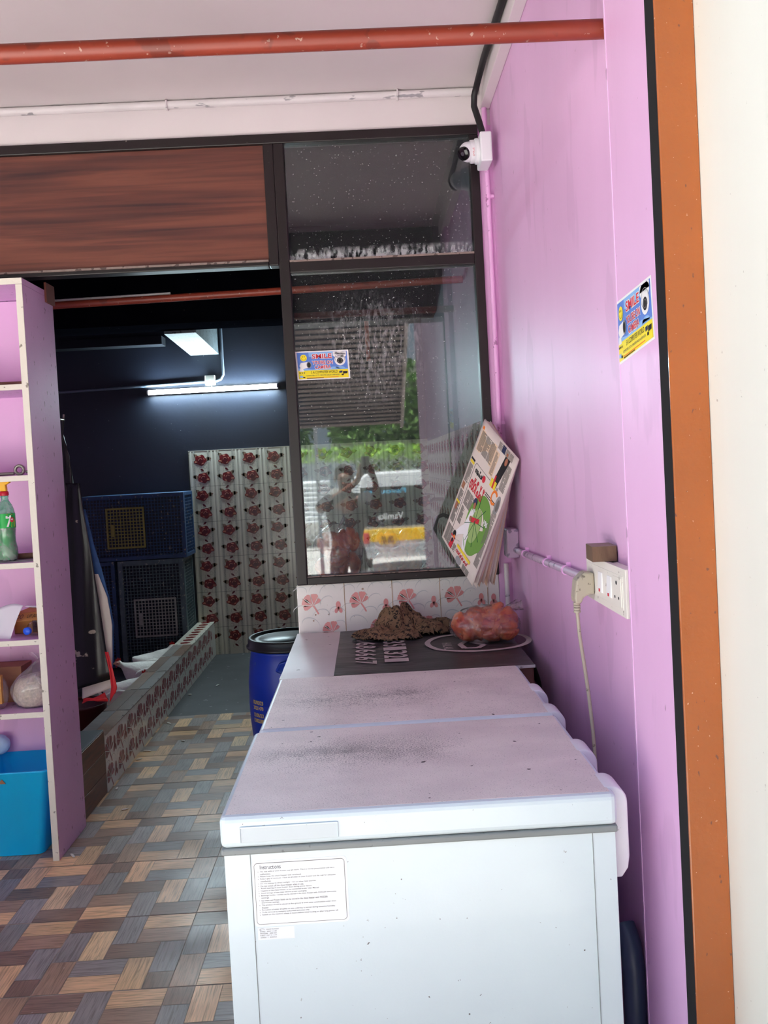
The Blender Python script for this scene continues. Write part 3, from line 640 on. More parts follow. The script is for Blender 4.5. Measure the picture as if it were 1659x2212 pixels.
LINES = ['The side walls of chest freezer may get warm. This is a normal phenomenon and not a', '_malfunction.', 'Please keep the chest freezer well ventilated.', 'Keep a gap of minimum 1 foot on all sides of chest freezer and the wall for adequate', '_ventilation.', 'Do not expose to direct sunlight / rain or other heat sources.', 'Do not switch off the chest freezer when in use.', 'Avoid opening of chest freezer door during power failure.', 'Hygiene of the chest freezer to be maintained as per User Manual.', 'Avoid storage of raw meat without proper packaging.', 'Beverage bottles / sachets can be stored in the chest freezer with COOLER thermostat', '_settings.', 'Ice cream and Frozen foods can be stored in the chest freezer with FREEZER', '_thermostat settings.', 'This product should be placed on firm ground & avoid water accumulation under chest', '_freezer.', 'Formation of water droplets on side walls/top is normal during excessive humidity.', 'To be serviced by company authorised technician only.', 'Switch on the machine atleast 6 hours before initial loading or after long power off.']
yy = LH-.0245
for s_ in LINES:
    ind = s_.startswith('_'); s_ = s_.strip('_')
    if not ind: sh.ell(.0125, yy+.0018, .0007, .0007, inkc, 3, 8)
    sh.text(s_, .0165, yy, .00186*len(s_), .0036, inkc, 3, .006); yy -= .00505
il.build('instruction_label', f1, label='printed white instruction label')
sl = MB(); sh = Sheet(sl, flat((-.2755, yb, .6045), (1, 0, 0), (0, 0, 1), (0, -1, 0)), .0003)
sl.box(-.2755, -.1995, yb, yb+.0006, .6045, .6305, lab); sh.text('MADE IN INDIA', .018, .021, .026, .0022, inkc, 2)
for k, s_ in enumerate(('S.NO  2207 1148', 'MODEL  300 SD', 'NET QTY 1N', '230V ~ 50HZ')): sh.text(s_, .005, .0165-k*.0042, .034, .0022, inkc, 2)
sh.ring(.009, .0215, .005, .0025, .0006, inkc, 2, 0, 4.5, 12)
sl.build('serial_label', f1, label='small printed serial label')

# third: maroon table under the black and white banner
t3 = thing('freezer_table', (.09, 3.3, 0), 'maroon box table behind the freezers, carrying a black and white banner', 'table')
MB().box(-.332, .545, 2.93, 3.715, .70, .858, brownw).build('top_box', t3, bevel=.006)
MB().box(-.310, .520, 2.96, 3.70, .02, .699, brownw).build('cabinet', t3)
bn = MB(); zt = .862
def bz(x, y): return zt+.004*noise.noise(V((x*5, y*3, 1)))+.0025*noise.noise(V((x*3, y*14, 4)))
for (xa, xb, m) in ((-.334, -.147, flexw), (-.147, .548, flexk)):
    bn.grid(lambda u_, v_, xa=xa, xb=xb: V((xa+(xb-xa)*u_, 2.922+.79*v_, bz(xa+(xb-xa)*u_, 2.922+.79*v_))), 30, 40, m)
bn.grid(lambda u_, v_: V((-.334+.882*u_, 2.9215, zt-.0105*v_)), 20, 1, flexw)
bn.grid(lambda u_, v_: V((.548+.02*sin(v_*1.5), 2.922+.79*u_, bz(.548, 2.922+.79*u_)-.09*v_)), 30, 4, flexk)
sh = Sheet(bn, lambda u_, v_, h_: V((u_, v_, bz(u_, v_)+.0012+h_)), .0006)
def vtext(t_, x0, w_, ya, yb_, m):   # characters run from yb (far) to ya (near), tops to +x
    n = len(t_); st = (yb_-ya)/n
    for i, ch in enumerate(t_): sh.text(ch, x0, yb_-(i+1)*st+st*.1, w_, st*.82, m, 2, .02, vert=True)
vtext('9740686667', -.077, .080, 3.055, 3.70, flext); vtext('9633851321', .032, .088, 3.078, 3.70, flext)
sh.ring(.405, 3.34, .21, .185, .022, flext, 2, n=60)
vtext('HALAL', .262, .036, 3.225, 3.35, flext)
sh.line([(.375, 3.33), (.42, 3.27), (.39, 3.22), (.34, 3.23), (.33, 3.30), (.36, 3.36), (.44, 3.40), (.47, 3.44)], .022, flext, 2)
bn.build('banner', label='black vinyl banner with white phone numbers and HALAL ring spread on the table', cat='banner')

# printed cloth, heaped
cl = MB()
def chh(x, y):
    def gs(cx, cy, rx, ry, h, p=2): d = ((x-cx)/rx)**2+((y-cy)/ry)**2; return h*max(0, 1-d)**.55
    return max(gs(.115, 3.60, .115, .085, .128), gs(.215, 3.56, .10, .06, .055), gs(.0, 3.50, .09, .07, .052), gs(.08, 3.47, .11, .055, .04), gs(.30, 3.62, .12, .05, .05), gs(-.02, 3.56, .05, .04, .03))
def clf(u_, v_):
    x = -.10+.54*u_; y = 3.39+.30*v_; e = .02*noise.noise(V((x*16, y*16, 2)))
    h = chh(x+e, y+e*.6); k = noise.noise(V((x*22, y*30, h*14)))
    k2 = 1-abs(noise.noise(V((x*13+3, y*15, 5))))*2
    r1 = 1-2*abs(noise.noise(V((x*9+1, y*7, 2)))); r2 = 1-2*abs(noise.noise(V((x*24+y*10, y*22, 6)))); hh = min(h*(.52+.36*r1+.22*r2+.10*k), .128)
    return V((x+.012*noise.noise(V((x*30, y*30, 8))), y-.03*h*k2*3, .8655+max(hh, 0)))
cl.grid(clf, 130, 80, cloth, skip=lambda u_, v_: chh(-.10+.54*u_+.02*noise.noise(V(((-.10+.54*u_)*16, (3.39+.30*v_)*16, 2))), 3.39+.30*v_+.012*noise.noise(V(((-.10+.54*u_)*16, (3.39+.30*v_)*16, 2)))) < .006)
cl.build('printed_cloth', label='crumpled brown cloth with black floral print heaped on the banner', cat='cloth', solid=-.002)

# raw chicken in clear bags
def lumpy(seed, folds):
    def f(p, q):
        k = 1+.10*noise.noise(p*1.8+V((seed, 0, 0)))+.06*noise.noise(p*4.2+V((0, seed, 0)))
        for (d, w_, dep) in folds:
            a = V(d).normalized(); t = p.dot(a); k -= dep*exp(-(t/w_)**2)
        return q*k
    return f
def meat_bag(name, c, pieces, bagr, label, tail, seed, group=None):
    t = thing(name, c, label, 'meat bag', group)
    for k, (o, r, fo, ry) in enumerate(pieces):
        M = Matrix.Translation(V(c)+V(o)) @ Matrix.Rotation(ry, 4, 'Y')
        b = MB(); b.ico((0, 0, 0), r, flesh, 4, lumpy(seed+k*3.1, fo), M=M); b.build('chicken_piece', t)
    def bf(p, q):
        cr = noise.noise(p*3+V((seed, 1, 1)))*.06+abs(noise.noise(p*7+V((seed, 2, 1))))*.07
        q = q*(1+cr)
        if q.z < -bagr[2]*.86: q.z = -bagr[2]*.86
        return q
    b = MB(); b.ico(V(c)+V((0, 0, bagr[2]*.87)), bagr, bagm, 5, bf)
    b.grid(lambda u_, v_: V(c)+V(tail[0])+V(tail[1])*v_+V((0, 0, 1)).cross(V(tail[1])).normalized()*((u_-.5)*(.03+.07*v_))+V((0, 0, .014*sin(u_*14+v_*4)*(.3+v_))), 14, 8, bagm)
    b.build('plastic_bag', t, label='clear crumpled plastic bag'); return t
meat_bag('meat_bag', (.435, 3.345, .866), [((-.058, -.01, .064), (.078, .072, .062), [((1, 0, .6), .12, .22)], .3), ((.045, .0, .070), (.088, .078, .070), [((.6, -.4, -.7), .1, .3), ((1, .2, .4), .08, .2)], -.4), ((.01, -.035, .05), (.06, .045, .045), [((1, 0, -1), .12, .25)], .5), ((.078, -.03, .048), (.052, .05, .046), [((0, 0, 1), .1, .2)], 0), ((-.01, .02, .10), (.06, .05, .03), [((1, 0, 0), .1, .25)], .1)], (.136, .096, .074), 'clear bag of orange raw chicken on the banner in the wall corner', ((.075, 0, .115), (.07, .01, .02)), 3)
piecesA = [((-.045, 0, .06), (.065, .06, .06), [((1, 0, .5), .12, .25)], .2), ((.045, 0, .07), (.06, .06, .07), [((1, 0, -.6), .1, .3)], -.3), ((-.03, 0, .165), (.07, .055, .06), [((.3, 0, 1), .12, .25)], .5), ((.05, -.01, .185), (.055, .05, .06), [((1, 0, .2), .1, .25)], 0), ((0, -.04, .11), (.05, .035, .05), [((0, 0, 1), .1, .3)], 0)]
meat_bag('meat_bag', (-.150, 4.0, 1.051), piecesA, (.115, .09, .14), 'clear bag of raw chicken standing behind the glass, left one', ((0, 0, .23), (.04, 0, .06)), 11)
meat_bag('meat_bag', (.125, 4.0, 1.051), [((o[0]*1.25, o[1], o[2]*.92), r, f, a+.5) for o, r, f, a in piecesA], (.145, .09, .13), 'clear bag of raw chicken behind the glass, right one toward the taps', ((-.03, 0, .21), (-.06, 0, .07)), 17)

# ------------------------------------------------------------------ stickers
def sticker(sh, W_, H_):
    """the CCTV warning sticker, drawn W_ wide, H_ high"""
    R = lambda a, b_, c, d, m, l: sh.rect(a*W_, b_*H_, c*W_, d*H_, m, l)
    R(0, 0, 1, 1, pwhite, 0); R(.03, .33, .97, .96, pblue, 1); R(.03, .04, .97, .33, pyellow, 1)
    sh.poly([(.03*W_, .42*H_), (.3*W_, .36*H_), (.7*W_, .43*H_), (.97*W_, .36*H_), (.97*W_, .33*H_), (.03*W_, .33*H_)], pblue2, 2)
    sh.ell(.82*W_, .35*H_, .1*W_, .09*H_, pblue2, 2); R(.25, .8, .7, .96, pblue2, 2); R(.7, .04, .97, .33, pyellow, 3); R(.03, .04, .97, .33, pyellow, 2)
    for t_, a, b_, w_, h_ in (('SMILE', .31, .73, .37, .16), ("YOU'RE ON", .305, .53, .38, .125), ('CAMERA', .35, .37, .30, .12)):
        sh.text(t_, (a-.008)*W_, (b_-.012)*H_, (w_+.016)*W_, (h_+.024)*H_, pwhite, 4, .07); sh.text(t_, a*W_, b_*H_, w_*W_, h_*H_, pred, 5, .02)
    sh.ell(.15*W_, .77*H_, .062*W_, .115*H_, pyellow, 4); sh.ell(.13*W_, .81*H_, .007*W_, .022*H_, ink, 5, 8); sh.ell(.165*W_, .81*H_, .007*W_, .022*H_, ink, 5, 8)
    sh.line([((.15+.04*cos(t))*W_, (.76+.065*sin(t))*H_) for t in [pi+pi*k/8 for k in range(9)]], .006*W_, ink, 5)
    # dome camera and bullet camera pictures
    sh.ell(.83*W_, .84*H_, .125*W_, .13*H_, pwhite, 4); R(.705, .84, .955, .95, pwhite, 4); sh.ell(.83*W_, .66*H_, .105*W_, .2*H_, pwhite, 4)
    sh.ring(.83*W_, .72*H_, .095*W_, .16*H_, .008*W_, pgrey, 5); sh.ell(.83*W_, .63*H_, .058*W_, .105*H_, ink, 5); sh.ring(.83*W_, .63*H_, .04*W_, .07*H_, .006*W_, pgrey, 6, n=14)
    sh.poly([(.06*W_, .5*H_), (.09*W_, .6*H_), (.24*W_, .63*H_), (.24*W_, .42*H_), (.09*W_, .38*H_)], pwhite, 4); sh.ell(.24*W_, .52*H_, .045*W_, .115*H_, pgrey, 5); sh.ell(.24*W_, .52*H_, .033*W_, .09*H_, ink, 6)
    sh.poly([(.05*W_, .3*H_), (.14*W_, .3*H_), (.12*W_, .42*H_), (.07*W_, .42*H_)], pwhite, 4)
    sh.text('S A COMPUTER WORLD', .27*W_, .215*H_, .50*W_, .085*H_, ink, 5); sh.text('COMPUTER, CCTV, PRINTER SALES & SERVICES', .17*W_, .125*H_, .63*W_, .045*H_, pnavy, 5)
    R(.18, .07, .78, .085, porg, 5); R(.18, .045, .5, .06, ink, 5)
    for a, m in ((.05, ink), (.09, ink), (.13, pnavy)): sh.ell((a+.01)*W_, .25*H_, .012*W_, .02*H_, m, 5, 8)
    sh.poly([(.8*W_, .2*H_), (.86*W_, .21*H_), (.86*W_, .28*H_), (.8*W_, .27*H_)], pnavy, 5); sh.poly([(.87*W_, .17*H_), (.95*W_, .18*H_), (.96*W_, .26*H_), (.87*W_, .26*H_)], ink, 5); R(.84, .12, .88, .17, ink, 5); R(.05, .09, .11, .15, pblue2, 5); R(.11, .07, .15, .11, ink, 5)
b = MB(); sticker(Sheet(b, bil(P(637, 760, y=YP+.007), P(643, 822, y=YP+.007), P(757, 817, y=YP+.007), P(752, 755, y=YP+.007), (0, -1, 0)), .0003), 1, 1); b.build('warning_sticker', label='camera warning sticker on the window glass', cat='sticker')
b = MB(); q = lambda px, py: P(px, py, x=.5845)
sticker(Sheet(b, bil(q(1330, 655), q(1337, 790), q(1415, 731), q(1406, 593), (-1, 0, 0)), .0003), 1, 1); b.build('warning_sticker', label='camera warning sticker on the pink wall by the orange channel', cat='sticker')

# ------------------------------------------------------------------ newspapers
nA, nB, nC, nD = P(1047, 906, y=3.55), P(955, 1160, y=3.50), P(1021, 1266, y=3.36), P(1122, 992, y=3.36)
nn = (nB-nA).cross(nD-nA).normalized()
if nn.y > 0: nn = -nn
npile = thing('newspaper_stack', (.5, 3.5, 1.05), 'stack of folded newspapers hanging in the corner with green cricket graphic', 'newspaper')
for k in range(9, 0, -1):
    rr = random.Random(k); of = lambda s_: V((rr.uniform(0, 1)*s_, rr.uniform(0, .5)*s_, rr.uniform(-1, 1)*s_))
    back = -nn*(.004*k)+V((.0035*k, .012*k, 0))
    c4 = [nA+back+of(.006), nB+back+V((.01*k*.6, 0, 0))+of(.01), nC+back+V((.0045*k, 0, -.001*k))+of(.01), nD+back+V((0, -.002*k, 0))+of(.008)]
    for p in c4: p.x = min(p.x, XW-.006)
    f = bil(*c4, nn, .006)
    b = MB(); b.grid(lambda u_, v_, f=f: f(u_, v_, .0015*sin(u_*9+k)), 10, 8, paper if k % 3 else paperp)
    if k in (4, 7): Sheet(b, f, .001).rect(.5, .02, .9, .2, pnavy, 2)
    b.build('folded_paper', npile, solid=-.0022)
b = MB(); fpage = bil(nA, nB, nC, nD, nn, .006); b.grid(lambda u_, v_: fpage(u_, v_, 0), 16, 12, paper)
sh = Sheet(b, fpage, .0007)
def cols(u0, v0, u1, v1, n, bgm=None):
    if bgm: sh.rect(u0-.01, v0-.006, u1+.01, v1+.006, bgm, 1)
    cw = (u1-u0)/n; rr = random.Random(int(u0*991+v0*77))
    for c in range(n):
        v_ = v1-.004
        while v_ > v0+.003:
            sh.rect(u0+c*cw+cw*.05, v_-.0032, u0+c*cw+cw*(.95 if rr.random() > .12 else .6), v_, inkc, 2); v_ -= .0068
cols(.06, .77, .5, .93, 3, paperp); sh.rect(.04, .935, .78, .96, porg, 1); sh.rect(.62, .93, .7, .985, pnavy, 2)
cols(.52, .72, .60, .90, 1, paperp)
sh.poly([(.66, .68), (.76, .68), (.86, .93), (.74, .93)], ink, 2); sh.ell(.79, .90, .03, .03, pskin, 3); sh.rect(.62, .66, .76, .72, pyel, 3); sh.rect(.68, .66, .71, .76, pred, 4); sh.ring(.80, .62, .07, .055, .02, porg, 3, .6, 5.6, 20)
cols(.82, .70, .94, .90, 2); sh.ell(.91, .60, .05, .07, pgrey, 2); sh.ell(.92, .60, .03, .045, inkc, 3)
sh.rect(.03, .655, .14, .675, pyel, 2); sh.rect(.03, .68, .14, .695, ink, 2); cols(.03, .50, .14, .65, 1); sh.rect(.03, .44, .1, .49, cardd, 2); cols(.03, .17, .14, .43, 1); sh.rect(.03, .325, .13, .34, pyel, 3); sh.rect(.05, .27, .1, .32, pskin, 3)
sh.line([(.17, .12), (.17, .66), (.19, .69), (.60, .69)], .004, inkc, 2)
sh.text('സൂപ്പർ', .22, .615, .22, .055, ink, 3, .015); sh.text('സ്വീപ്പ്', .20, .495, .38, .105, pred, 3, .025); sh.ell(.47, .65, .035, .026, pred, 3)
cols(.20, .36, .42, .48, 2); cols(.52, .93, .9, .985, 4); cols(.78, .66, .82, .70, 1); cols(.42, .115, .60, .0, 1); cols(.86, .12, .97, .55, 1); cols(.24, .02, .4, .08, 2); cols(.20, .22, .30, .35, 1); sh.rect(.6, .59, .95, .596, ink, 2); sh.rect(.6, .575, .95, .581, ink, 2)
# green ground graphic with the batter
gp = [(.66+.27*cos(t)*(1-.12*(abs(sin(t*1.0+2.6)) > .93)), .345+.225*sin(t)) for t in [2*pi*k/40 for k in range(40)]]
sh.poly(gp, pgreen, 2); sh.ell(.63, .33, .12, .13, pgreen2, 3)
for a in (.2, .9, 1.7, 2.5, 3.6, 4.4, 5.2, 5.8): sh.line([(.60, .35), (.60+.25*cos(a)*.9, .35+.2*sin(a)*.9)], .005, lblgd, 4)
sh.text('196', .78, .40, .09, .04, pwhite, 5, .03)
sh.poly([(.40, .26), (.44, .40), (.50, .43), (.57, .40), (.56, .28), (.57, .18), (.62, .08), (.57, .06), (.50, .14), (.46, .2), (.36, .16), (.28, .12), (.26, .15), (.34, .22)], pwhite, 5)
sh.poly([(.44, .06), (.30, .1), (.42, .13), (.55, .06), (.6, .03)], pgrey, 3)
sh.ell(.475, .465, .042, .03, pnavy, 6); sh.ell(.49, .44, .027, .025, pskin, 7); sh.poly([(.52, .36), (.68, .40), (.69, .365), (.53, .325)], pred, 7); sh.ell(.5, .34, .03, .02, pskin, 7)
sh.ell(.27, .135, .035, .022, ink, 6); sh.ell(.29, .115, .02, .012, porg, 7)
sh.line([(.05, .10), (.95, .10)], .003, inkc, 2) if False else None
cols(.04, .02, .22, .15, 2); sh.rect(.20, .10, .32, .112, pred, 4); sh.poly([(.22, .02), (.3, .02), (.31, .09), (.24, .09)], pred, 5); sh.ell(.27, .08, .02, .015, ink, 6)
sh.rect(.42, .085, .80, .105, pyel, 6); sh.text('വാർത്തകൾ', .43, .05, .34, .03, pred, 6); sh.ell(.55, .02, .07, .025, pgrey, 5); cols(.66, .0, .84, .045, 2)
b.build('front_page', npile, solid=-.002)

# ------------------------------------------------------------------ pipes and cables
PZ1 = 2.545; PZ0 = 2.548
b = MB(); b.tube([(-2.9, 1.975, PZ0), (.614, 1.975, PZ1)], .0215, redpipe, 24); b.build('steel_pipe', label='red steel pipe across the front just below the white ceiling', cat='pipe')
b = MB(); b.tube([(-2.9, 4.42, 2.452), (.549, 4.42, 2.506)], .019, redpipe, 16); b.build('steel_pipe', label='red steel pipe inside the dark room, seen through glass and doorway', cat='pipe')
b = MB(); b.tube([(-2.9, 4.44, 2.478), (-.95, 4.44, 2.508)], .009, whpvc, 10); b.build('conduit', label='thin pale conduit resting on the inner red pipe', cat='conduit')
cd = thing('conduit', (-1, YP-.02, ZC-.02), 'white conduit along the ceiling edge above the laminate panel', 'conduit')
b = MB(); b.tube([(-2.9, YP-.020, ZC-.020), (.565, YP-.020, ZC-.022)], .0165, whpvc, 16); b.build('pipe', cd)
for px in (362, 858):
    x = P(px, 215, y=YP).x; b = MB(); b.tube([(x+.0, YP-.02+.021*cos(t), ZC-.021+.021*sin(t)) for t in [pi*.4+pi*k/6*1.3 for k in range(7)]], .004, whpvc, 8); b.build('clip', cd)
cd = thing('conduit', (.59, YP-.02, 1.3), 'pink painted vertical conduit in the corner beside the window frame', 'conduit')
b = MB(); b.tube([(.588, YP-.02, 3.077), (.588, YP-.02, 1.22)], .0105, pinkpipe, 14); b.build('pipe', cd)
for z in (2.70, 1.73): b = MB(); b.tube([(.588, YP-.02, z-.008), (.588, YP-.02, z+.008)], .0145, pinkpipe, 14); b.box(.588, .612, YP-.03, YP-.008, z-.006, z+.006, pinkpipe); b.build('clip', cd)
b = MB(); b.tube([(.588, YP-.02, 1.12), (.588, YP-.02, .80)], .0105, whpvc, 14); b.build('conduit', label='short white conduit in the corner below the newspapers', cat='conduit')
b = MB(); b.box(.565, .6145, 3.50, 3.60, 1.165, 1.285, greypvc); b.build('junction_box', bevel=.006, label='painted junction box on the pink wall behind the newspapers', cat='junction box')
cd = thing('conduit', (.6, 2.9, 1.2), 'grey lilac conduit running along the pink wall to the switch board', 'conduit')
b = MB(); b.tube([(.600, 3.50, 1.197), (.600, 2.34, 1.232)], .0125, greypvc, 14); b.build('pipe', cd)
for y in (3.30, 2.90, 2.62):
    z = 1.197+(3.50-y)*.030; b = MB(); b.tube([(.6, y-.007, z), (.6, y+.007, z)], .0155, pinkpipe, 14); b.box(.601, .6145, y-.006, y+.006, z, z+.024, pinkpipe); b.build('clip', cd)
# black hose to camera
b = MB(); b.tube([(.562, 2.6, 3.150), (.556, 3.0, 3.150), (.550, 3.40, 3.150), (.546, 3.56, 3.13), (.535, 3.60, 3.09), (.533, 3.61, 3.05), (.55, 3.60, 2.98), (.562, 3.58, 2.91)], .0135, rubber, 12); b.build('cable_bundle', label='thick black cable running down the ceiling edge to the camera', cat='cable')
# dome camera
cc = thing('security_camera', (.57, 3.56, 2.84), 'white dome security camera on a square box above the window corner', 'security camera')
b = MB(); b.box(.535, .583, 3.50, 3.625, 2.785, 2.905, whitep); b.build('back_box', cc, bevel=.006)
b = MB(); b.lathe([(.050, 0), (.052, .006), (.050, .014), (.044, .018)], (.5345, 3.56, 2.845), whitep, 32, (-1, 0, -.02)); b.lathe([(.046, .018), (.046, .032), (.044, .036)], (.5345, 3.56, 2.845), whitep, 32, (-1, 0, -.02)); b.build('base_ring', cc)
ax = V((-.62, -.62, -.38)).normalized(); c0 = V((.492, 3.553, 2.842))
b = MB(); b.ico(c0, .040, whitep, 4); b.build('dome', cc)
b = MB(); b.lathe([(.0268, .028), (.0268, .0405), (.025, .0418), (.0, .0422)], c0, lensm, 28, ax); b.lathe([(.008, .0421), (.008, .0428)], c0, mat('lens_ring', S(60, 60, 66), .2), 16, ax); b.build('lens', cc)
b = MB(); sh = Sheet(b, flat((.512, 3.5075, 2.808), (0, 0, 1), (-1, 0, 0), (0, -1, 0)), .001); sh.text('CP PLUS', 0, 0, .034, .008, pred, 1); b.build('brand_print', cc)

# switch board
sb = thing('switch_board', (.6, 2.13, 1.25), 'ivory switch and socket board on the pink wall, wood block on top', 'switch board')
DX = .019
b = MB(); b.box(.592, .6145, 1.95, 2.285, 1.198, 1.306, switchm); b.build('back_box', sb, bevel=.003)
b = MB(); b.box(.562+DX, .5715+DX, 1.945, 2.29, 1.194, 1.308, switchm); b.box(.5605+DX, .562+DX, 1.965, 2.27, 1.211, 1.290, switchm); b.build('plate', sb, bevel=.003)
for k, y in enumerate((2.15, 2.07)):
    b = MB(); b.prism([(.5605+DX, y-.018, 1.225), (.556+DX, y-.018, 1.228), (.559+DX, y-.018, 1.278), (.5605+DX, y-.018, 1.278)], (0, .036, 0), pwhite); b.box(.5555+DX, .557+DX, y-.006, y+.006, 1.228, 1.236, pred); b.build('switch', sb, bevel=.001)
b = MB(); b.box(.559+DX, .5605+DX, 1.975, 2.04, 1.215, 1.284, switchm)
for y, z, r in ((2.008, 1.270, .005), (2.023, 1.235, .0036), (1.993, 1.235, .0036)): b.lathe([(r, 0), (r, .0006)], (.559+DX, y, z), ink, 12, (-1, 0, 0))
b.build('socket', sb, bevel=.0006)
wb = MB(); wb.box(-.030, .030, -.042, .042, 0, .038, woodb); wb.box(-.0295, .0295, -.0415, .0415, .0375, .0386, woodt)
o = wb.build('wood_block', local=True, bevel=.002, label='weathered wooden block resting on top of the switch board', cat='wood block'); o.location = (.584, 2.15, 1.3085); o.rotation_euler = (0, 0, radians(-4))
pc = thing('power_cord', (.55, 2.23, 1.24), 'beige three pin plug and cord hanging from the switch board', 'power cord')
b = MB(); b.prism([(x_+DX, 2.205, z_) for x_, z_ in ((.559, 1.212), (.559, 1.268), (.535, 1.272), (.512, 1.250), (.506, 1.205), (.508, 1.190), (.524, 1.190), (.530, 1.205), (.545, 1.212))], (0, .046, 0), plugm); b.build('plug', pc, bevel=.005)
b = MB()
for k in range(4): b.lathe([(.0085, 0), (.010, .003), (.0085, .006)], (.516+DX, 2.228, 1.163+k*.0072), plugm, 14)
b.build('strain_relief', pc)
b = MB(); b.tube([(.516+DX, 2.228, 1.165), (.520+DX, 2.23, 1.10), (.528+DX, 2.23, 1.03), (.556, 2.23, .94), (.560, 2.22, .85), (.562, 2.21, .72), (.562, 2.2, .5), (.562, 2.2, .1), (.56, 2.22, .02)], .0048, plugm, 10); b.build('cord', pc)
# pipe stub low behind the freezer
b = MB(); b.tube([(.585, 2.03, .02), (.585, 2.03, .33), (.583, 2.045, .38), (.578, 2.075, .41)], .027, mat('blue_grey_pipe', S(66, 78, 104), .4), 16); b.build('drain_pipe', label='blue grey pipe standing between the nearest freezer and the wall', cat='pipe')

# tube light and conduit inside
tl = thing('tube_light', (-1.28, 7.40, 2.28), 'bright fluorescent tube glowing on the navy back wall', 'tube light')
pa, pb = P(318, 848, y=7.40), P(600, 833, y=7.40)
b = MB(); b.tube([pa+(pb-pa)*.012, pb-(pb-pa)*.012], .0155, tubeglow, 14); b.build('tube', tl)
b = MB(); b.prism([pa+V((0, .016, -.02)), pb+V((0, .016, -.02)), pb+V((0, .016, .02)), pa+V((0, .016, .02))], (0, .03, 0), whpvc); b.build('batten', tl)
for p, d in ((pa, 1), (pb, -1)): b = MB(); b.tube([p, p+(pb-pa).normalized()*d*.012], .018, whpvc, 14); b.build('end_cap', tl)
cd = thing('conduit', (-1.3, 7.43, 2.35), 'dark conduit bending down to a square box above the tube light', 'conduit')
z0 = 2.37; b = MB(); b.tube([(-3.0, 7.435, 2.33), (-1.24, 7.435, z0), (-1.205, 7.435, z0+.012), (-1.18, 7.435, z0+.05), (-1.18, 7.435, 3.1)], .012, mat('conduit_grey', S(84, 92, 104), .5), 12); b.build('pipe', cd)
b = MB(); b.box(-1.335, -1.25, 7.40, 7.4485, 2.335, 2.42, mat('box_grey', S(150, 148, 140), .5)); b.build('outlet_box', cd, bevel=.006)
b = MB(); b.tube([(-1.29, 7.398, 2.385), (-1.285, 7.37, 2.35), (-1.27, 7.37, 2.31)], .003, whpvc, 6); b.build('wire', cd)

# taps and hose on the inner wall
tp = thing('wall_tap', (.52, 6.1, 1.3), 'steel wall tap with lever on the inner tiled wall, seen through the glass', 'tap')
b = MB(); b.tube([(.545, 6.1, 1.31), (.47, 6.1, 1.31), (.45, 6.1, 1.29)], .012, steel, 10); b.build('spout', tp)
b = MB(); b.tube([(.48, 6.1, 1.32), (.48, 6.1, 1.345), (.41, 6.1, 1.35)], .006, steel, 8); b.build('lever', tp)
b = MB(); b.tube([(.545, 5.7, 1.20), (.50, 5.7, 1.22), (.46, 5.7, 1.205), (.44, 5.7, 1.14), (.44, 5.7, .9), (.44, 5.7, .6), (.46, 5.7, .05)], .014, rubber, 10); b.build('hose', label='black hose looping down from the inner tiled wall', cat='hose')
r0_ = P(796, 780, y=6.6); MB().tube([(r0_.x, 6.6, 3.235), (r0_.x, 6.6, r0_.z)], .018, redpipe, 10).build('ceiling_rod', label='thin red rod hanging from the dark ceiling behind the glass', cat='rod')

# ------------------------------------------------------------------ drum
dr = thing('barrel', (-.445, 4.42, 0), 'blue plastic barrel with black screw lid beside the freezers', 'barrel')
c = (-.445, 4.42, 0)
b = MB(); b.lathe([(.0, .004), (.13, .0), (.155, .01), (.178, .06), (.205, .18), (.216, .30), (.218, .40), (.2155, .403), (.2175, .408), (.216, .50), (.205, .60), (.196, .655), (.199, .662), (.192, .67)], c, blue, 48); b.build('body', dr)
b = MB(); b.lathe([(.214, .672), (.218, .675), (.218, .684), (.209, .69), (.209, .715), (.204, .724), (.19, .724), (.184, .712), (.150, .712), (.147, .716), (.0, .716)], c, dark, 48); b.build('lid', dr)
b = MB(); b.prism([(-.50, 4.2, .585), (-.475, 4.185, .63), (-.43, 4.18, .64), (-.385, 4.19, .62), (-.39, 4.2, .58), (-.44, 4.2, .555)], (0, .03, 0), blue); b.build('grip', dr, bevel=.008)
def cyl(u_, v_, h_): return V((c[0]+(.2185+h_)*sin(u_), c[1]-(.2185+h_)*cos(u_), v_))
b = MB(); sh = Sheet(b, cyl, .0006)
for k, s_ in enumerate(('02/05/23', '20231470', '12/05/23', '15002388')): sh.text(s_, -.98, .41-k*.028-(.008 if k > 1 else 0), .36, .02, yellow, 1, .03)
b.build('stencil', dr, label='yellow stencilled numbers')

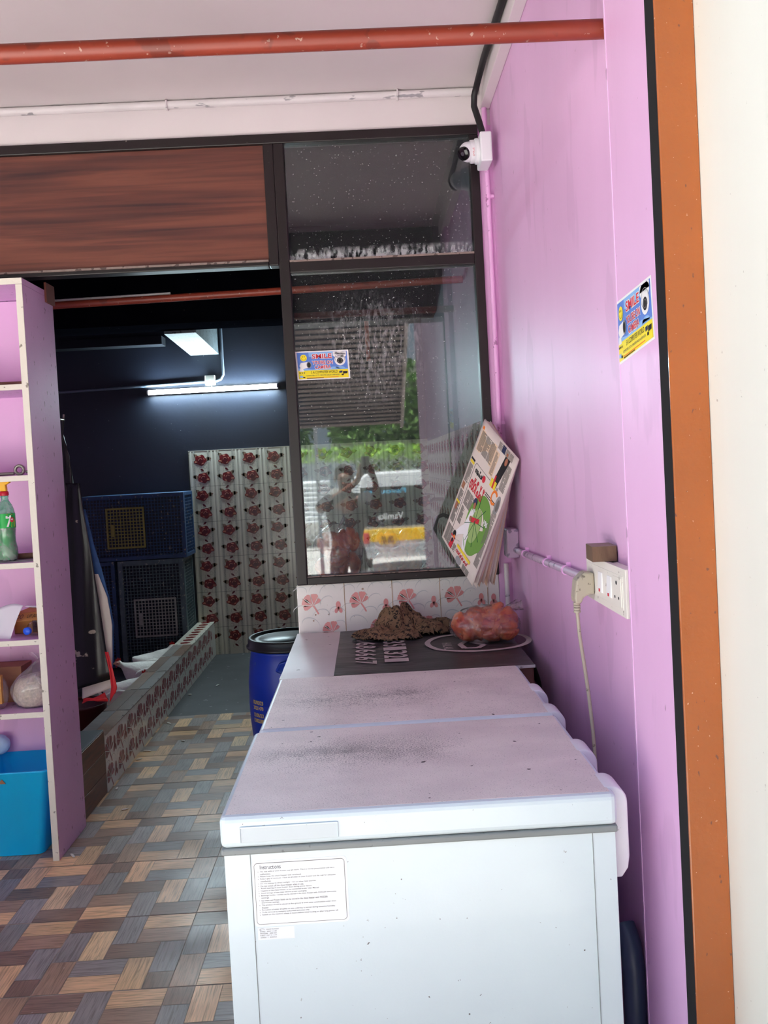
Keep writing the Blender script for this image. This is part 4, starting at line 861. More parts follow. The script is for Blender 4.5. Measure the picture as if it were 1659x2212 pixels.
# ------------------------------------------------------------------ chicken cages
def grille(b, x0, x1, z0, z1, m, y, p=.0265, w_=.0065, ax='x', d=.006):
    n = max(1, round((x1-x0)/p)); k = max(1, round((z1-z0)/p))
    for i in range(n+1):
        x = x0+(x1-x0)*i/n
        b.box(x-w_/2, x+w_/2, y, y+d, z0, z1, m) if ax == 'x' else b.box(y, y+d, x-w_/2, x+w_/2, z0, z1, m)
    for j in range(k+1):
        z = z0+(z1-z0)*j/k
        b.box(x0, x1, y+.001, y+d-.001, z-w_/2, z+w_/2, m) if ax == 'x' else b.box(y+.001, y+d-.001, x0, x1, z-w_/2, z+w_/2, m)
def cage(x0, x1, y0, y1, z0, z1, m, dm, door, label, fr=.03):
    t = thing('chicken_cage', ((x0+x1)/2, (y0+y1)/2, z0), label, 'cage', 'plastic chicken cages by the back wall')
    b = MB()
    for xx in (x0, x1-fr): b.box(xx, xx+fr, y0, y0+.02, z0, z1, m)
    for zz in (z0, z1-fr): b.box(x0+fr, x1-fr, y0, y0+.02, zz, zz+fr, m)
    b.box(x1-.02, x1, y0+.02, y0+.05, z0, z1, m); b.box(x1-.02, x1, y1-.03, y1, z0, z1, m); b.box(x1-.02, x1, y0+.05, y1-.03, z1-.03, z1, m); b.box(x1-.02, x1, y0+.05, y1-.03, z0, z0+.03, m)
    b.box(x0, x1-.02, y0+.02, y1, z1-.01, z1, m); b.box(x0, x1-.02, y0+.02, y1, z0, z0+.01, m)
    b.build('frame', t, bevel=.002)
    b = MB(); grille(b, x0+fr, x1-fr, z0+fr, z1-fr, m, y0+.006); b.build('front_grille', t)
    b = MB(); grille(b, y0+.05, y1-.03, z0+.03, z1-.03, m, x1-.012, ax='y'); b.build('side_grille', t)
    if door:
        a, c_, e, f = door; b = MB(); q = .012
        b.box(a, c_, y0-.012, y0-.002, e, e+q, dm); b.box(a, c_, y0-.012, y0-.002, f-q, f, dm); b.box(a, a+q, y0-.012, y0-.002, e+q, f-q, dm); b.box(c_-q, c_, y0-.012, y0-.002, e+q, f-q, dm)
        grille(b, a+q, c_-q, e+q, f-q, dm, y0-.009); d_ = b.build('door', t)
        MB().box(a+.035, a+.065, y0-.016, y0-.0125, e+.1, e+.2, dm).build('latch', d_)
    return t
cage(-2.35, -1.505, 7.05, 7.42, .90, 1.438, cagem, cagey, (-2.142, -1.83, 1.0, 1.335), 'upper blue chicken cage with yellow hatch')
cage(-2.075, -1.535, 7.05, 7.42, .02, .895, cageg, cagew, (-1.957, -1.612, .262, .578), 'grey green chicken cage with pale hatch, under the blue one', .04)
cage(-2.9, -2.10, 7.05, 7.42, .02, .895, cagem, None, None, 'lower blue chicken cage partly behind the black apron')
# ------------------------------------------------------------------ chickens
def chicken(loc, rz, label, turn=0):
    t = thing('chicken', (0, 0, 0), label, 'chicken', None)
    b = MB()
    stn = [(-.165, .215, .012, .016), (-.15, .20, .040, .034), (-.115, .17, .075, .065), (-.06, .145, .105, .095), (.0, .135, .118, .110), (.055, .145, .108, .105), (.095, .17, .082, .085), (.122, .20, .054, .058), (.138, .228, .038, .036), (.150, .250, .031, .029), (.168, .262, .027, .026), (.186, .265, .018, .018), (.198, .263, .007, .007)]
    n = 18; vs, fs = [], []
    for i, (x, z, ry, rz_) in enumerate(stn):
        y0 = turn*max(0, (x-.12))*.5
        for k in range(n):
            a = 2*pi*k/n; q = 1+.06*noise.noise(V((x*25, cos(a)*2, sin(a)*2)))
            vs.append((x, y0+ry*q*cos(a), z+rz_*q*sin(a)))
    for i in range(len(stn)-1):
        for k in range(n): fs.append((i*n+k, i*n+(k+1) % n, (i+1)*n+(k+1) % n, (i+1)*n+k))
    b.add(vs, fs, feather, True); b.add(vs[:n], [tuple(range(n))], feather); b.add(vs[-n:], [tuple(range(n))[::-1]], feather)
    body = b.build('body', t, local=True)
    for s_ in (-1, 1):
        b = MB(); b.ico((-.03, s_*.098, .15), (.10, .022, .06), feather, 3, lambda p, q: q*(1+.12*noise.noise(p*5))); b.build('wing', t, local=True)
        b = MB(); b.tube([(0.0, s_*.035, .07), (.01, s_*.035, .012)], .006, beakm, 8)
        for a in (-.5, 0, .5): b.tube([(.01, s_*.035, .008), (.01+.035*cos(a), s_*.035+.035*sin(a), .004)], .004, beakm, 6)
        b.build('leg', t, local=True)
        b = MB(); b.ico((.185, turn*.032+s_*.022, .272), .005, eyeb, 2); b.build('eye', t, local=True)
    y0 = turn*.035
    b = MB(); b.ico((.180, y0, .268), (.0225, .0235, .019), skinp, 3); b.build('face', t, local=True)
    b = MB(); b.prism([(.15, y0-.003, .288), (.155, y0-.003, .308), (.165, y0-.003, .298), (.172, y0-.003, .314), (.182, y0-.003, .298), (.190, y0-.003, .304), (.196, y0-.003, .286)], (0, .006, 0), comb); b.build('comb', t, local=True)
    b = MB(); b.lathe([(.007, 0), (.004, .012), (.0005, .022)], (.200, y0, .270), beakm, 10, (1, 0, -.25)); b.build('beak', t, local=True)
    b = MB(); b.ico((.188, y0, .246), (.006, .005, .012), comb, 2); b.build('wattle', t, local=True)
    t.location = loc; t.rotation_euler = (0, 0, rz); t.scale = (.92,)*3; return t
def chick_at(px, py, rz, lab, turn=0):
    p = P(px, py, z=.15); chicken((min(p.x, -1.69), p.y, 0), radians(rz), lab, turn)
chick_at(304, 1452, 205, 'white chicken facing left, largest above the curb', 1)
chick_at(330, 1430, 30, 'white chicken turned away beside the grey green cage, farthest along the curb')
chick_at(262, 1497, 20, 'white chicken right of the red apron tie, head toward the curb')
chicken((-1.72, 4.42, 0), radians(80), 'white chicken nearest the shelf side, low behind the curb')
chicken((-2.12, 6.45, 0), radians(60), 'white chicken half hidden behind the blue and white cloth')
bs = thing('basin', (-1.70, 4.87, 0), 'dark red plastic basin in the pen below the apron', 'basin')
b = MB(); b.lathe([(.0, .03), (.10, .03), (.125, .27), (.14, .30), (.145, .30), (.135, .285), (.11, .0), (.0, .0)], (-1.70, 4.93, 0), mat('dark_red_plastic', S(66, 12, 16), .3), 28); b.build('bowl', bs)
b = MB(); b.tube([(-1.70+.14*cos(t), 4.93, .30+.10*sin(t)) for t in [pi*k/10 for k in range(11)]], .005, dark, 8); b.build('handle', bs)

# ------------------------------------------------------------------ hanging apron
ap = thing('apron', (-1.4, 4.1, .8), 'torn black oilcloth apron with red ties hanging behind the purple shelf side', 'apron')
b = MB(); b.tube([(-1.375, 3.896, 1.86), (-1.375, 3.98, 1.86), (-1.375, 3.985, 1.885)], .005, steel, 8); b.tube([(-1.375, 3.972, 1.862), (-1.40, 4.0, 1.74), (-1.42, 4.04, 1.62)], .006, rubber, 8); b.build('neck_strap', ap)
rowsA = [(945, 120, 138), (985, 122, 152), (1040, 128, 156), (1048, 145, 172), (1100, 146, 180), (1200, 150, 198), (1250, 153, 206), (1320, 158, 217), (1400, 162, 228), (1462, 166, 238)]
def strip(rows, Y0, m, name, amp=.02, ph=0, nu=14, lab=None, ysl=0):
    b = MB()
    def f(u_, v_):
        s_ = v_*(len(rows)-1); i = min(int(s_), len(rows)-2); t = s_-i; r0, r1 = rows[i], rows[i+1]
        py = r0[0]*(1-t)+r1[0]*t; xa = r0[1]*(1-t)+r1[1]*t; xb = r0[2]*(1-t)+r1[2]*t
        py += (-24*u_ if i >= len(rows)-2 else 0)*t
        return P(xa+(xb-xa)*u_, py, y=Y0+amp*sin(u_*5+ph+v_*2)+.3*amp*sin(u_*13+v_*9)+ysl*u_)
    b.grid(f, nu, (len(rows)-1)*4, m); return b.build(name, ap, solid=.003, label=lab)
strip([(940, 118, 136), (985, 122, 150), (1045, 128, 158), (1100, 132, 170)], 4.06, rubber, 'neck_panel')
strip([(1044, 140, 172), (1100, 142, 180), (1200, 148, 198), (1250, 150, 206), (1320, 154, 217), (1400, 158, 229), (1490, 164, 243)], 4.02, apron, 'front_panel', .008)
strip([(1100, 160, 184), (1180, 170, 204), (1230, 180, 220), (1290, 190, 236), (1350, 190, 246), (1420, 190, 246), (1476, 190, 243)], 4.08, denim, 'blue_backing', .01, lab='blue cloth backing')
strip([(1240, 190, 212), (1290, 190, 232), (1350, 190, 242.5), (1420, 190, 243), (1480, 180, 242)], 4.062, offw, 'white_backing', .004, lab='white inner side')
strip([(1465, 178, 244), (1480, 178, 243), (1510, 178, 241)], 4.05, offw, 'hem', .004, lab='white hem')
strip([(1508, 180, 232), (1514, 180, 234), (1520, 178, 226)], 4.045, red, 'hem_trim', .01, 1, lab='red trim')
strip([(1408, 226, 233), (1450, 236, 245), (1484, 240, 252), (1516, 238, 251)], 4.0, red, 'tie', .004, lab='red tie')

# ------------------------------------------------------------------ shelf unit
XS0, XS1, YS0, YS1 = -2.45, -1.361, 3.55, 3.895
su = thing('shelf_unit', ((XS0+XS1)/2, 3.7, 0), 'pink and purple wall shelf unit with speckled white edges', 'shelf')
def panel(name, x0, x1, z0, z1, y0=YS0, y1=YS1):
    b = MB(); b.box(x0, x1, y0+.004, y1, z0, z1, pinkp); b.box(x0-.0005, x1+.0005, y0, y0+.0042, z0, z1, shelfw); b.build(name, su, bevel=.001)
panel('side_panel', XS1-.026, XS1, .001, 2.392)
panel('side_panel', XS0, XS0+.026, .001, 2.392)
SZ = [.629, .932, 1.252, 1.612, 1.986]
for z in SZ: panel('shelf_board', XS0+.027, XS1-.0265, z-.023, z)
panel('top_board', XS0, XS1, 2.393, 2.418)
MB().box(XS0+.027, XS1-.0265, 3.872, 3.894, .001, 2.39, pink).build('back_panel', su)
MB().box(-3.3, XS0-.001, 3.7, 3.9, 0, 3.01, pink).build('wall_side', kind='structure')
MB().box(-1.3608, -1.352, 3.80, 3.90, 2.365, 2.451, mat('brown_stub', S(120, 64, 50), .6)).build('wood_stub', label='small brown wooden stub at the top corner of the shelf unit', cat='wood piece')
# things on the shelves
def rodo(x0, x1, y, z, r, lab): b = MB(); b.tube([(x0, y, z+r), (x1, y+.02, z+r)], r, rod, 12); b.build('brown_rod', label=lab, cat='rod')
rodo(-1.62, -1.435, 3.66, SZ[4], .013, 'brown rod end lying on the top shelf, left one')
rodo(-1.415, -1.39, 3.70, SZ[4], .009, 'brown rod end on the top shelf, against the side panel')
rodo(-1.60, -1.392, 3.66, SZ[2]+.006, .012, 'brown stick lying beside the green spray bottle')
b = MB(); b.box(-1.66, -1.39, 3.60, 3.80, SZ[2]+.0005, SZ[2]+.005, pgrey); b.build('folded_sheet', label='flat grey sheet under the spray bottle', cat='sheet')
b = MB(); zc = SZ[3]+.024; b.tube([(-1.455+.018*cos(t), 3.64+.0*t, zc+.018*sin(t)) for t in [2*pi*k/18 for k in range(19)]], .007, steel, 10, caps=False); b.tube([(-1.70, 3.645, SZ[3]+.010), (-1.48, 3.645, SZ[3]+.010)], .0075, steel, 10); b.tube([(-1.43, 3.645, SZ[3]+.014), (-1.395, 3.645, SZ[3]+.022)], .006, steel, 10); b.build('ring_tool', label='dull metal bar with a ring lying on the second shelf', cat='tool')
# spray bottle
sx, sy, sz = -1.517, 3.62, SZ[2]+.0065
sbt = thing('spray_bottle', (sx, sy, sz), 'green 7up soda bottle with yellow spray head', 'bottle')
b = MB(); b.lathe([(.0, .004), (.030, .0), (.037, .008), (.040, .03), (.038, .055), (.034, .08), (.0335, .11), (.0365, .135), (.036, .20), (.0335, .215), (.026, .236), (.016, .252), (.014, .262), (.016, .266), (.016, .272), (.013, .275)], (sx, sy, sz), greenp, 32); b.build('bottle', sbt)
b = MB(); b.lathe([(.0, .006), (.033, .006), (.037, .03), (.0345, .055), (.031, .08), (.0305, .11), (.0335, .135), (.0, .136)], (sx, sy, sz), mat('green_liquid', S(90, 176, 120), .3), 28); b.build('liquid', sbt)
b = MB(); b.lathe([(.0375, .138), (.0375, .198)], (sx, sy, sz), lblg, 36, caps=False)
def cylb(u_, v_, h_): return V((sx+(.0378+h_)*sin(u_), sy-(.0378+h_)*cos(u_), sz+v_))
sh = Sheet(b, cylb, .0005)
sh.poly([(.38, .188), (.95, .190), (.95, .183), (.62, .143), (.42, .143), (.74, .178), (.38, .178)], pwhite, 2); sh.poly([(.9, .142), (1.4, .142), (1.4, .17), (1.1, .185)], lime, 1); sh.ell(1.02, .172, .22, .0105, pred, 3); sh.text('up', .88, .168, .26, .009, pwhite, 4, .03); sh.rect(.45, .193, 1.1, .195, pred, 2); sh.poly([(.45, .144), (.9, .141), (.6, .150)], lblgd, 1)
b.build('wrap_label', sbt)
b = MB(); b.lathe([(.0165, .273), (.018, .277), (.0175, .289), (.015, .291)], (sx, sy, sz), capr, 24); b.build('collar', sbt)
b = MB(); b.prism([(sx-.012, sy-.011, sz+.291), (sx+.012, sy-.011, sz+.291), (sx+.010, sy-.011, sz+.318), (sx+.026, sy-.011, sz+.325), (sx+.027, sy-.011, sz+.337), (sx-.01, sy-.011, sz+.355), (sx-.045, sy-.011, sz+.352), (sx-.05, sy-.011, sz+.33), (sx-.02, sy-.011, sz+.315)], (0, .022, 0), spray); b.build('spray_head', sbt, bevel=.003)
b = MB(); b.prism([(sx-.052, sy-.005, sz+.33), (sx-.045, sy-.005, sz+.33), (sx-.04, sy-.005, sz+.30), (sx-.05, sy-.005, sz+.292)], (0, .01, 0), spray); b.build('trigger', sbt, bevel=.002)
# cardboard tray, bottle, paper (fourth shelf)
z4 = SZ[1]
cbx = thing('cardboard_box', (-1.48, 3.72, z4), 'small open cardboard box lying on its side behind the clear bottle', 'box')
b = MB(); b.box(-1.545, -1.405, 3.70, 3.86, z4+.001, z4+.004, cardd); b.box(-1.545, -1.405, 3.70, 3.86, z4+.085, z4+.088, cardb); b.box(-1.545, -1.542, 3.70, 3.86, z4+.004, z4+.085, cardb); b.box(-1.408, -1.405, 3.70, 3.86, z4+.004, z4+.085, cardb); b.box(-1.542, -1.47, 3.705, 3.707, z4+.004, z4+.085, cardb); b.box(-1.45, -1.408, 3.705, 3.707, z4+.004, z4+.085, cardb); b.box(-1.542, -1.408, 3.84, 3.842, z4+.004, z4+.085, black); b.build('carton', cbx)
b = MB(); b.prism([(-1.555, 3.70, z4+.088), (-1.40, 3.70, z4+.092), (-1.41, 3.64, z4+.066), (-1.545, 3.64, z4+.062)], (0, .002, .002), cardb); sh = Sheet(b, bil((-1.555, 3.699, z4+.090), (-1.545, 3.639, z4+.064), (-1.41, 3.639, z4+.068), (-1.40, 3.699, z4+.094), (0, -.4, 1)), .001); sh.text('UP 30.24', .52, .3, .4, .4, ink, 1); sh.text('OO', .22, .25, .18, .5, ink, 1); b.build('flap', cbx)
pb_ = thing('plastic_bottle', (-1.44, 3.62, z4), 'clear plastic bottle lying with blue cap toward the room', 'bottle')
d_ = V((.12, 1, .0)).normalized(); o_ = V((-1.442, 3.568, z4+.033))
b = MB(); b.lathe([(.0125, .012), (.0135, .02), (.014, .03), (.028, .052), (.032, .07), (.032, .1), (.030, .12), (.032, .14), (.032, .18), (.026, .195), (.0, .195)], o_, bottleg, 28, d_); b.build('bottle', pb_)
b = MB(); b.lathe([(.0, .0), (.014, .0), (.0155, .002), (.0155, .016), (.014, .017)], o_, capb, 24, d_); b.build('cap', pb_)
b = MB(); b.grid(lambda u_, v_: V((-1.66+.13*u_+.055*v_*u_, 3.60+.05*v_+.02*sin(u_*4), z4+.012+.115*v_+.012*sin(u_*5+v_*4)-(.03*u_*(1-v_)))), 16, 12, mat('white_paper', S(232, 232, 238), .6)); b.grid(lambda u_, v_: V((-1.475+.075*u_, 3.65+.05*v_, z4+.125-.008*u_+.01*sin(v_*3)-.015*v_)), 8, 4, MATS['white_paper']); b.build('paper_sheet', solid=.001, label='crumpled white paper draped over the box at the frame edge', cat='paper')
# bag of puffed rice (fifth shelf)
z5 = SZ[0]
rb = thing('rice_bag', (-1.45, 3.68, z5), 'knotted clear plastic bag half filled with puffed white grains', 'bag')
b = MB()
def gb(p, q):
    q = q*(1+.05*noise.noise(p*2.5)); q.z = max(q.z, -.058); q.z = min(q.z, .068+.012*p.x)
    return q
b.ico((-1.466, 3.68, z5+.062), (.090, .085, .085), grain, 4, gb); b.build('grains', rb, label='puffed white grains', kind='stuff')
def bagf(p, q):
    q = q*(1+.05*noise.noise(p*3)+.03*abs(noise.noise(p*8)))
    if p.z > 0:
        k = 1-.75*max(0, p.z)**1.6; q.x = q.x*k+.03*p.z; q.y *= k
    q.z = max(q.z, -.080) ; return q
b = MB(); b.ico((-1.466, 3.68, z5+.083), (.099, .092, .115), milky, 5, bagf)
b.grid(lambda u_, v_: V((-1.425+(u_-.5)*.11*(.2+.8*v_), 3.66+.01*sin(u_*20), z5+.192+.032*v_+.008*sin(u_*9))), 20, 6, milky); b.build('bag', rb)
b = MB(); b.ico((-1.600, 3.64, z5+.065), (.032, .05, .07), milky, 4, lambda p, q: V((q.x, q.y, max(q.z, -.064)))*(1+.12*noise.noise(p*4))); b.build('small_bag', label='crumpled white plastic bag left of the grain bag', cat='bag')
cbx = thing('cardboard_box', (-1.66, 3.7, z5), 'brown cardboard box on the fifth shelf at the frame edge', 'box')
b = MB(); b.box(-1.78, -1.545, 3.74, 3.86, z5+.0, z5+.155, cardd); b.build('carton', cbx, bevel=.001)
b = MB(); b.box(-1.78, -1.575, 3.60, 3.62, z5+.03, z5+.15, cardb); Sheet(b, flat((-1.62, 3.599, z5+.12), (1, 0, 0), (0, 0, 1), (0, -1, 0)), .001).rect(0, 0, .03, .015, ink, 1); b.build('flap', cbx)
# bottom compartment
b = MB(); b.ico(P(0, 1608, y=3.83), (.045, .03, .045), bluegl, 4, lambda p, q: q*(1+.05*noise.noise(p*5))); b.build('wrapped_disc', label='round pale blue wrapped bundle stuck on the shelf back above the bin', cat='bundle')
bi = thing('waste_bin', (-1.54, 3.74, 0), 'bright cyan open plastic bin at the foot of the shelf', 'bin')
b = MB()
def bring(x0, x1, y0, y1, z, r=.03, n=5):
    pts = []
    for cx, cy, a in ((x1-r, y1-r, 0), (x0+r, y1-r, 90), (x0+r, y0+r, 180), (x1-r, y0+r, 270)):
        for k in range(n+1): t = radians(a+90*k/n); pts.append(V((cx+r*cos(t), cy+r*sin(t), z)))
    return pts
R_ = [bring(-1.660, -1.455, 3.625, 3.835, .002), bring(-1.660, -1.455, 3.625, 3.835, .012), bring(-1.70, -1.403, 3.585, 3.868, .362), bring(-1.704, -1.399, 3.581, 3.870, .366), bring(-1.704, -1.399, 3.581, 3.870, .372), bring(-1.697, -1.406, 3.588, 3.864, .372), bring(-1.656, -1.459, 3.629, 3.831, .016)]
n = len(R_[0]); vs = [p for r_ in R_ for p in r_]
fs = [(i*n+k, i*n+(k+1) % n, (i+1)*n+(k+1) % n, (i+1)*n+k) for i in range(len(R_)-1) for k in range(n)]
b.add(vs, fs, cyan, True); b.add(R_[0], [tuple(range(n))[::-1]], cyan); b.add(R_[-1], [tuple(range(n))], cyan); b.build('tub', bi)
b = MB(); b.prism([(-1.61, 3.5855, .325), (-1.577, 3.5855, .325), (-1.592, 3.5835, .345)], (0, .002, 0), cardd); b.build('emblem', bi, label='small gold triangle emblem')
MB().box(-1.80, -1.715, 3.62, 3.85, .001, .12, mat('dark_blue_box', S(26, 34, 70), .4)).build('dark_box', bevel=.004, label='dark blue box on the floor left of the cyan bin', cat='box')
# scattered feathers on the floor
for k, (px, py) in enumerate([(365, 1562), (395, 1600), (318, 1622), (252, 1703), (270, 1748), (157, 1848), (545, 1545), (300, 1640), (410, 1500), (470, 1480)]):
    p = P(px, py, z=.003); b = MB(); rr = random.Random(k)
    LB = ['white scrap on the floor beside the dark mat edge by the curb', 'white scrap on the plank floor between curb and barrel', 'white scrap near the curb foot, halfway along its bright flowers', 'long white feather at the wooden end of the curb', 'white scrap a little right of the wood curb end', 'white crumb at the front corner of the purple shelf side', 'white scrap on the dark floor left of the barrel foot', 'white crumb on the plank floor in mid aisle', 'white scrap on the dark inner floor near the curb', 'white scrap far back on the dark inner floor']
    b.ico((0, 0, 0), (.014+.014*rr.random(), .006, .003), feather, 2, lambda p_, q_: q_*(1+.3*noise.noise(p_*3+V((k, 0, 0)))))
    o = b.build('feather', local=True, label=LB[k], cat='feather', group='white scraps on the floor'); o.location = (p.x, p.y, .0035); o.rotation_euler = (0, 0, rr.random()*3)

# ------------------------------------------------------------------ outside, seen mirrored in the window glass
MB().box(-30, 30, -40, 1.42, -.65, -.5, ground).build('ground', kind='structure')
MB().box(-3.5, .652, -.9, 1.499, -.5, -.001, concrete).build('floor_step', kind='structure')
aw = thing('awning', (-1.5, -4.5, 2.3), 'brown ribbed tin awning mirrored in the window glass', 'awning')
b = MB(); n = 24
for k in range(n):
    y0, y1 = -3-3.0*k/n, -3-3.0*(k+1)/n; z0, z1 = 3.42-1.20*k/n, 3.42-1.20*(k+1)/n
    b.add([(-5, y0, z0), (.62, y0, z0), (.62, y1+.03, z1+.02), (-5, y1+.03, z1+.02), (-5, y1, z1-.02), (.62, y1, z1-.02)], [(0, 1, 2, 3), (3, 2, 5, 4)], tin)
b.build('ribbed_sheet', aw, solid=.003)
b = MB()
for k in range(1, n): y0 = -3-3.0*k/n; z0 = 3.42-1.20*k/n; b.box(-5, .62, y0-.012, y0+.012, z0-.035, z0-.012, black)  # black bars added between the ribs so that they stand out
b.build('rib_bar', aw)
for x in (-.75, -4.8): b = MB(); b.tube([(x, -5.9, -.5), (x, -5.9, 2.2)], .03, tinw, 10); b.build('post', aw)
b = MB(); b.tube([(.60, -3.1, 3.3), (.60, -5.9, 2.15)], .025, tin, 8); b.build('brace', aw)
# auto with yellow band
vh = thing('van', (.62, -7.9, -.5), 'white and yellow van parked outside, mirrored in the window glass', 'van')
yv = -7.6; b = MB()
b.prism([(-.12, yv, -.28), (1.38, yv, -.28), (1.40, yv, .55), (1.30, yv, 1.16), (1.16, yv, 1.24), (.10, yv, 1.24), (-.04, yv, 1.16), (-.14, yv, .55)], (0, -2.6, 0), carw); b.build('body', vh, bevel=.04, seg=3)
b = MB(); b.box(-.06, 1.32, yv, yv+.012, .28, .98, carg); b.build('rear_window', vh, bevel=.004)
b = MB(); b.box(-.14, 1.40, yv, yv+.03, .02, .23, cary); b.build('tailgate', vh, bevel=.01)
b = MB(); b.prism([(-.15, yv, -.16), (1.41, yv, -.16), (1.41, yv, -.02), (.62, yv, -.04), (.5, yv, -.1), (-.15, yv, -.06)], (0, .08, 0), cars); b.build('bumper', vh, bevel=.01)
b = MB(); b.box(.23, .52, yv+.031, yv+.045, -.03, .13, cary); sh = Sheet(b, flat((.52, yv+.046, -.03), (-1, 0, 0), (0, 0, 1), (0, 1, 0)), .002); sh.text('KL 16', .04, .088, .21, .06, ink, 1, .05); sh.text('M3721', .03, .012, .23, .062, ink, 1, .05); b.build('number_plate', vh)
b = MB(); sh = Sheet(b, flat((1.30, yv+.014, 0), (-1, 0, 0), (0, 0, 1), (0, 1, 0)), .002); sh.text('Favourite', .55, .86, .75, .085, bluet, 1, .02); sh.text('Vamika', .62, .40, .45, .12, pwhite, 1, .01); b.build('lettering', vh)
for x in (-.02, 1.18):
    b = MB(); b.tube([(x, yv-.5, -.25), (x+.12, yv-.5, -.25)], .25, dark, 24); b.build('wheel', vh)
    b = MB(); b.box(x-.02, x+.08, yv+.031, yv+.05, -.01, .18, capr); b.build('tail_light', vh, bevel=.01)
vh.location = vh.location+V((-.06, 0, .20))
# fence, tin sheets, creepers, trees
fe = thing('fence', (-1, -14.5, -.5), 'chain link fence outside, mirrored in the window glass', 'fence')
b = MB()
for k in range(-40, 24):
    for d in (-1, 1):
        x0 = k*.18; b.tube([(x0, -14.5, -.3), (x0+d*2.1, -14.5, 1.8)], .008, tinw, 4, caps=False)
b.build('mesh', fe)
for x in (-6, -3.5, -1, 1.5, 4): b = MB(); b.tube([(x, -14.52, -.5), (x, -14.52, 1.95)], .03, tinw, 8); b.build('post', fe)
MB().box(-12, 10, -15.4, -15.2, -.5, 1.0, concrete).build('garden_wall', label='pale wall behind the fence, mirrored in the window glass', cat='wall')
for x0, x1, z0, z1, lab in ((-1.9, -.9, .2, 1.25, 'left white corrugated sheet by the fence, mirrored in the glass'), (-.35, .75, .7, 1.3, 'right white corrugated sheet by the fence, mirrored in the glass')):
    b = MB(); b.grid(lambda u_, v_: V((x0+(x1-x0)*u_, -13.8+.03*sin(v_*55), z0+(z1-z0)*v_)), 1, 50, tinw); b.build('tin_sheet', label=lab, cat='tin sheet', solid=.003)
def foliage(b, c, r, n, m, s_, seed):
    rr = random.Random(seed)
    for k in range(n):
        d = V((rr.gauss(0, 1), rr.gauss(0, 1), rr.gauss(0, 1))).normalized()*rr.uniform(.55, 1); p = V(c)+V((d.x*r[0], d.y*r[1], d.z*r[2]))
        a = V((rr.gauss(0, 1), rr.gauss(0, 1), rr.gauss(0, 1))).normalized(); e = a.orthogonal().normalized(); l = s_*rr.uniform(.7, 1.4)
        b.add([p-a*l, p+e*l*.45, p+a*l, p-e*l*.45], [(0, 1, 2, 3)], m)
b = MB(); foliage(b, (-1.5, -14.5, 1.88), (6.5, .2, .2), 2200, leafl, .08, 5); b.build('creeper', label='light green creeper along the fence top, mirrored in the glass', cat='plant')
for k, (x, y, h, r, lab) in enumerate([(-8.2, -19.5, 3.6, 2.2, 'dark leafy tree farthest left in the mirrored view'), (-3.5, -18, 3.0, 2.1, 'leafy tree left of centre in the mirrored view'), (.75, -19.5, 3.1, 2.0, 'leafy tree behind the van in the mirrored view'), (4.9, -18, 2.5, 1.9, 'leafy tree farthest right in the mirrored view')]):
    t = thing('tree', (x, y, -.5), lab, 'tree', 'trees outside mirrored in the glass')
    b = MB(); b.tube([(x, y, -.5), (x+.1, y, 1.2), (x, y, h)], [.16, .12, .06], bark, 8); b.build('trunk', t)
    b = MB(); foliage(b, (x, y, h), (r, r*.7, r*.95), 6500, leafm, .13, k); b.build('crown', t)

# ------------------------------------------------------------------ photographer, seen only as a reflection in the pane
pr = thing('person', (-.2, -.42, -.001), 'person in dark shirt with raised arms, mirrored dimly in the window glass', 'person')
def skinned(name, joints, edges, root, m, parent, sub=2):
    me = bpy.data.meshes.new(name); me.from_pydata([j[0] for j in joints], edges, []); o = bpy.data.objects.new(name, me); COL.objects.link(o)
    me.materials.append(m); o.parent = parent; o.matrix_parent_inverse = Matrix.Translation(-WL[parent.name]); WL[o.name] = V((0, 0, 0))
    md = o.modifiers.new('skin', 'SKIN'); md.use_smooth_shade = True
    for i, j in enumerate(joints):
        r = j[1]; me.skin_vertices[0].data[i].radius = r if isinstance(r, tuple) else (r, r); me.skin_vertices[0].data[i].use_root = (i == root)
    q = o.modifiers.new('sub', 'SUBSURF'); q.levels = sub; q.render_levels = sub
    return o
J = [((-.20, -.42, .86), (.13, .10)), ((-.20, -.41, 1.02), (.12, .09)), ((-.20, -.40, 1.22), (.14, .10)), ((-.20, -.40, 1.32), .055), ((-.20, -.375, 1.38), .052), ((-.20, -.36, 1.45), (.075, .085)), ((-.20, -.36, 1.53), (.068, .075))]
E_ = [(0, 1), (1, 2), (2, 3), (3, 4), (4, 5), (5, 6)]
def chain(start, pts):
    i = start
    for p, r in pts: J.append((p, r)); E_.append((i, len(J)-1)); i = len(J)-1
    return i
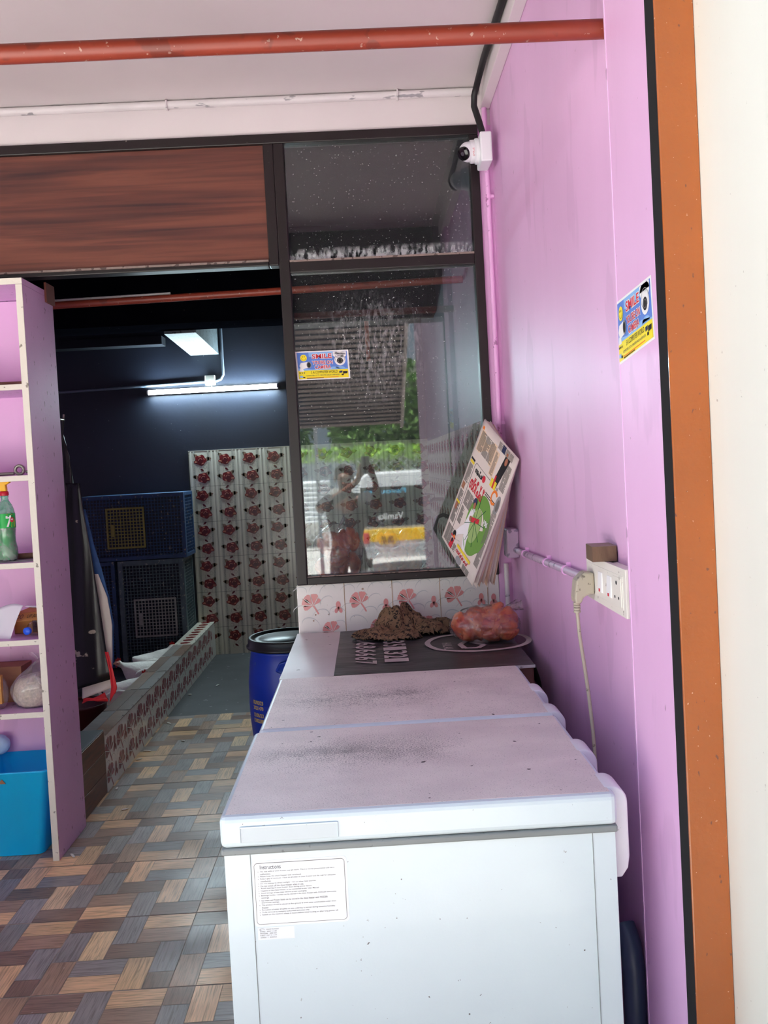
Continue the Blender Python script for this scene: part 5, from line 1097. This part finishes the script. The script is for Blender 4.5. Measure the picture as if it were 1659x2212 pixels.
for s_ in (-1, 1):
    hip = chain(0, [((-.20+s_*.09, -.42, .80), .085), ((-.20+s_*.10, -.40, .45), .055), ((-.20+s_*.11, -.43, .09), .035), ((-.20+s_*.12, -.36, .03), .035), ((-.20+s_*.13, -.27, .025), .028)])
    hx = s_*.055
    w0 = chain(2, [((-.20+s_*.17, -.39, 1.27), .052), ((-.20+s_*.25 if s_ < 0 else .10, -.24, 1.19), .042), ((hx*1.4, -.09, 1.44), .026), ((hx, -.065, 1.50), (.030, .016))])
    for k in range(4): chain(w0, [((hx-s_*.008+s_*.012*(k-1.5), -.058, 1.545), .009), ((hx-s_*.02, -.048, 1.56+.012*k), .0085), ((hx-s_*.04, -.040, 1.558+.012*k), .007)])
    chain(w0, [((hx-s_*.03, -.060, 1.50), .010), ((hx-s_*.045, -.055, 1.525), .009)])
skinned('body', J, E_, 0, skin, pr)
T = [((-.20, -.42, .84), (.155, .125)), ((-.20, -.41, 1.02), (.145, .115)), ((-.20, -.40, 1.21), (.16, .12)), ((-.20, -.40, 1.30), (.085, .075)), ((-.37, -.39, 1.27), .066), ((-.44, -.25, 1.20), .056), ((-.03, -.39, 1.27), .066), ((.08, -.25, 1.20), .056), ((-.16, -.13, 1.36), .042), ((.09, -.13, 1.37), .042)]
skinned('shirt', T, [(0, 1), (1, 2), (2, 3), (2, 4), (4, 5), (2, 6), (6, 7), (5, 8), (7, 9)], 1, shirt, pr)
T = [((-.20, -.42, .90), (.15, .12)), ((-.20, -.42, .82), (.14, .12))]
ed = [(0, 1)]
for s_ in (-1, 1):
    n0 = len(T); T += [((-.20+s_*.09, -.42, .72), .10), ((-.20+s_*.10, -.40, .45), .078), ((-.20+s_*.11, -.43, .12), .062)]; ed += [(1, n0), (n0, n0+1), (n0+1, n0+2)]
skinned('trousers', T, ed, 0, trous, pr)
b = MB(); b.ico((-.20, -.372, 1.515), (.088, .098, .085), hairm, 3, lambda p, q: V((q.x, q.y if q.y < .045 or p.z > .55 else .045, q.z))*(1+.03*noise.noise(p*9))); b.build('hair', pr)
b = MB()
for s_ in (-1, 1): b.ico((-.20+s_*.028, -.277, 1.475), (.011, .008, .007), eyeb, 2)
b.build('eyes', pr)
b = MB(); b.prism([(-.212, -.282, 1.45), (-.188, -.282, 1.45), (-.197, -.282, 1.485), (-.203, -.282, 1.485)], (0, .028, 0), skin); b.build('nose', pr, bevel=.004)
b = MB(); b.ico((-.20, -.285, 1.425), (.024, .008, .006), skinp, 2); b.build('mouth', pr)
for s_ in (-1, 1): b = MB(); b.ico((-.20+s_*.083, -.365, 1.465), (.010, .020, .030), skin, 2); b.build('ear', pr)
b = MB(); b.box(-.038, .038, -.034, -.026, 1.50, 1.655, dark); b.build('smartphone', bevel=.003, label='dark phone held up by the mirrored person', cat='phone')
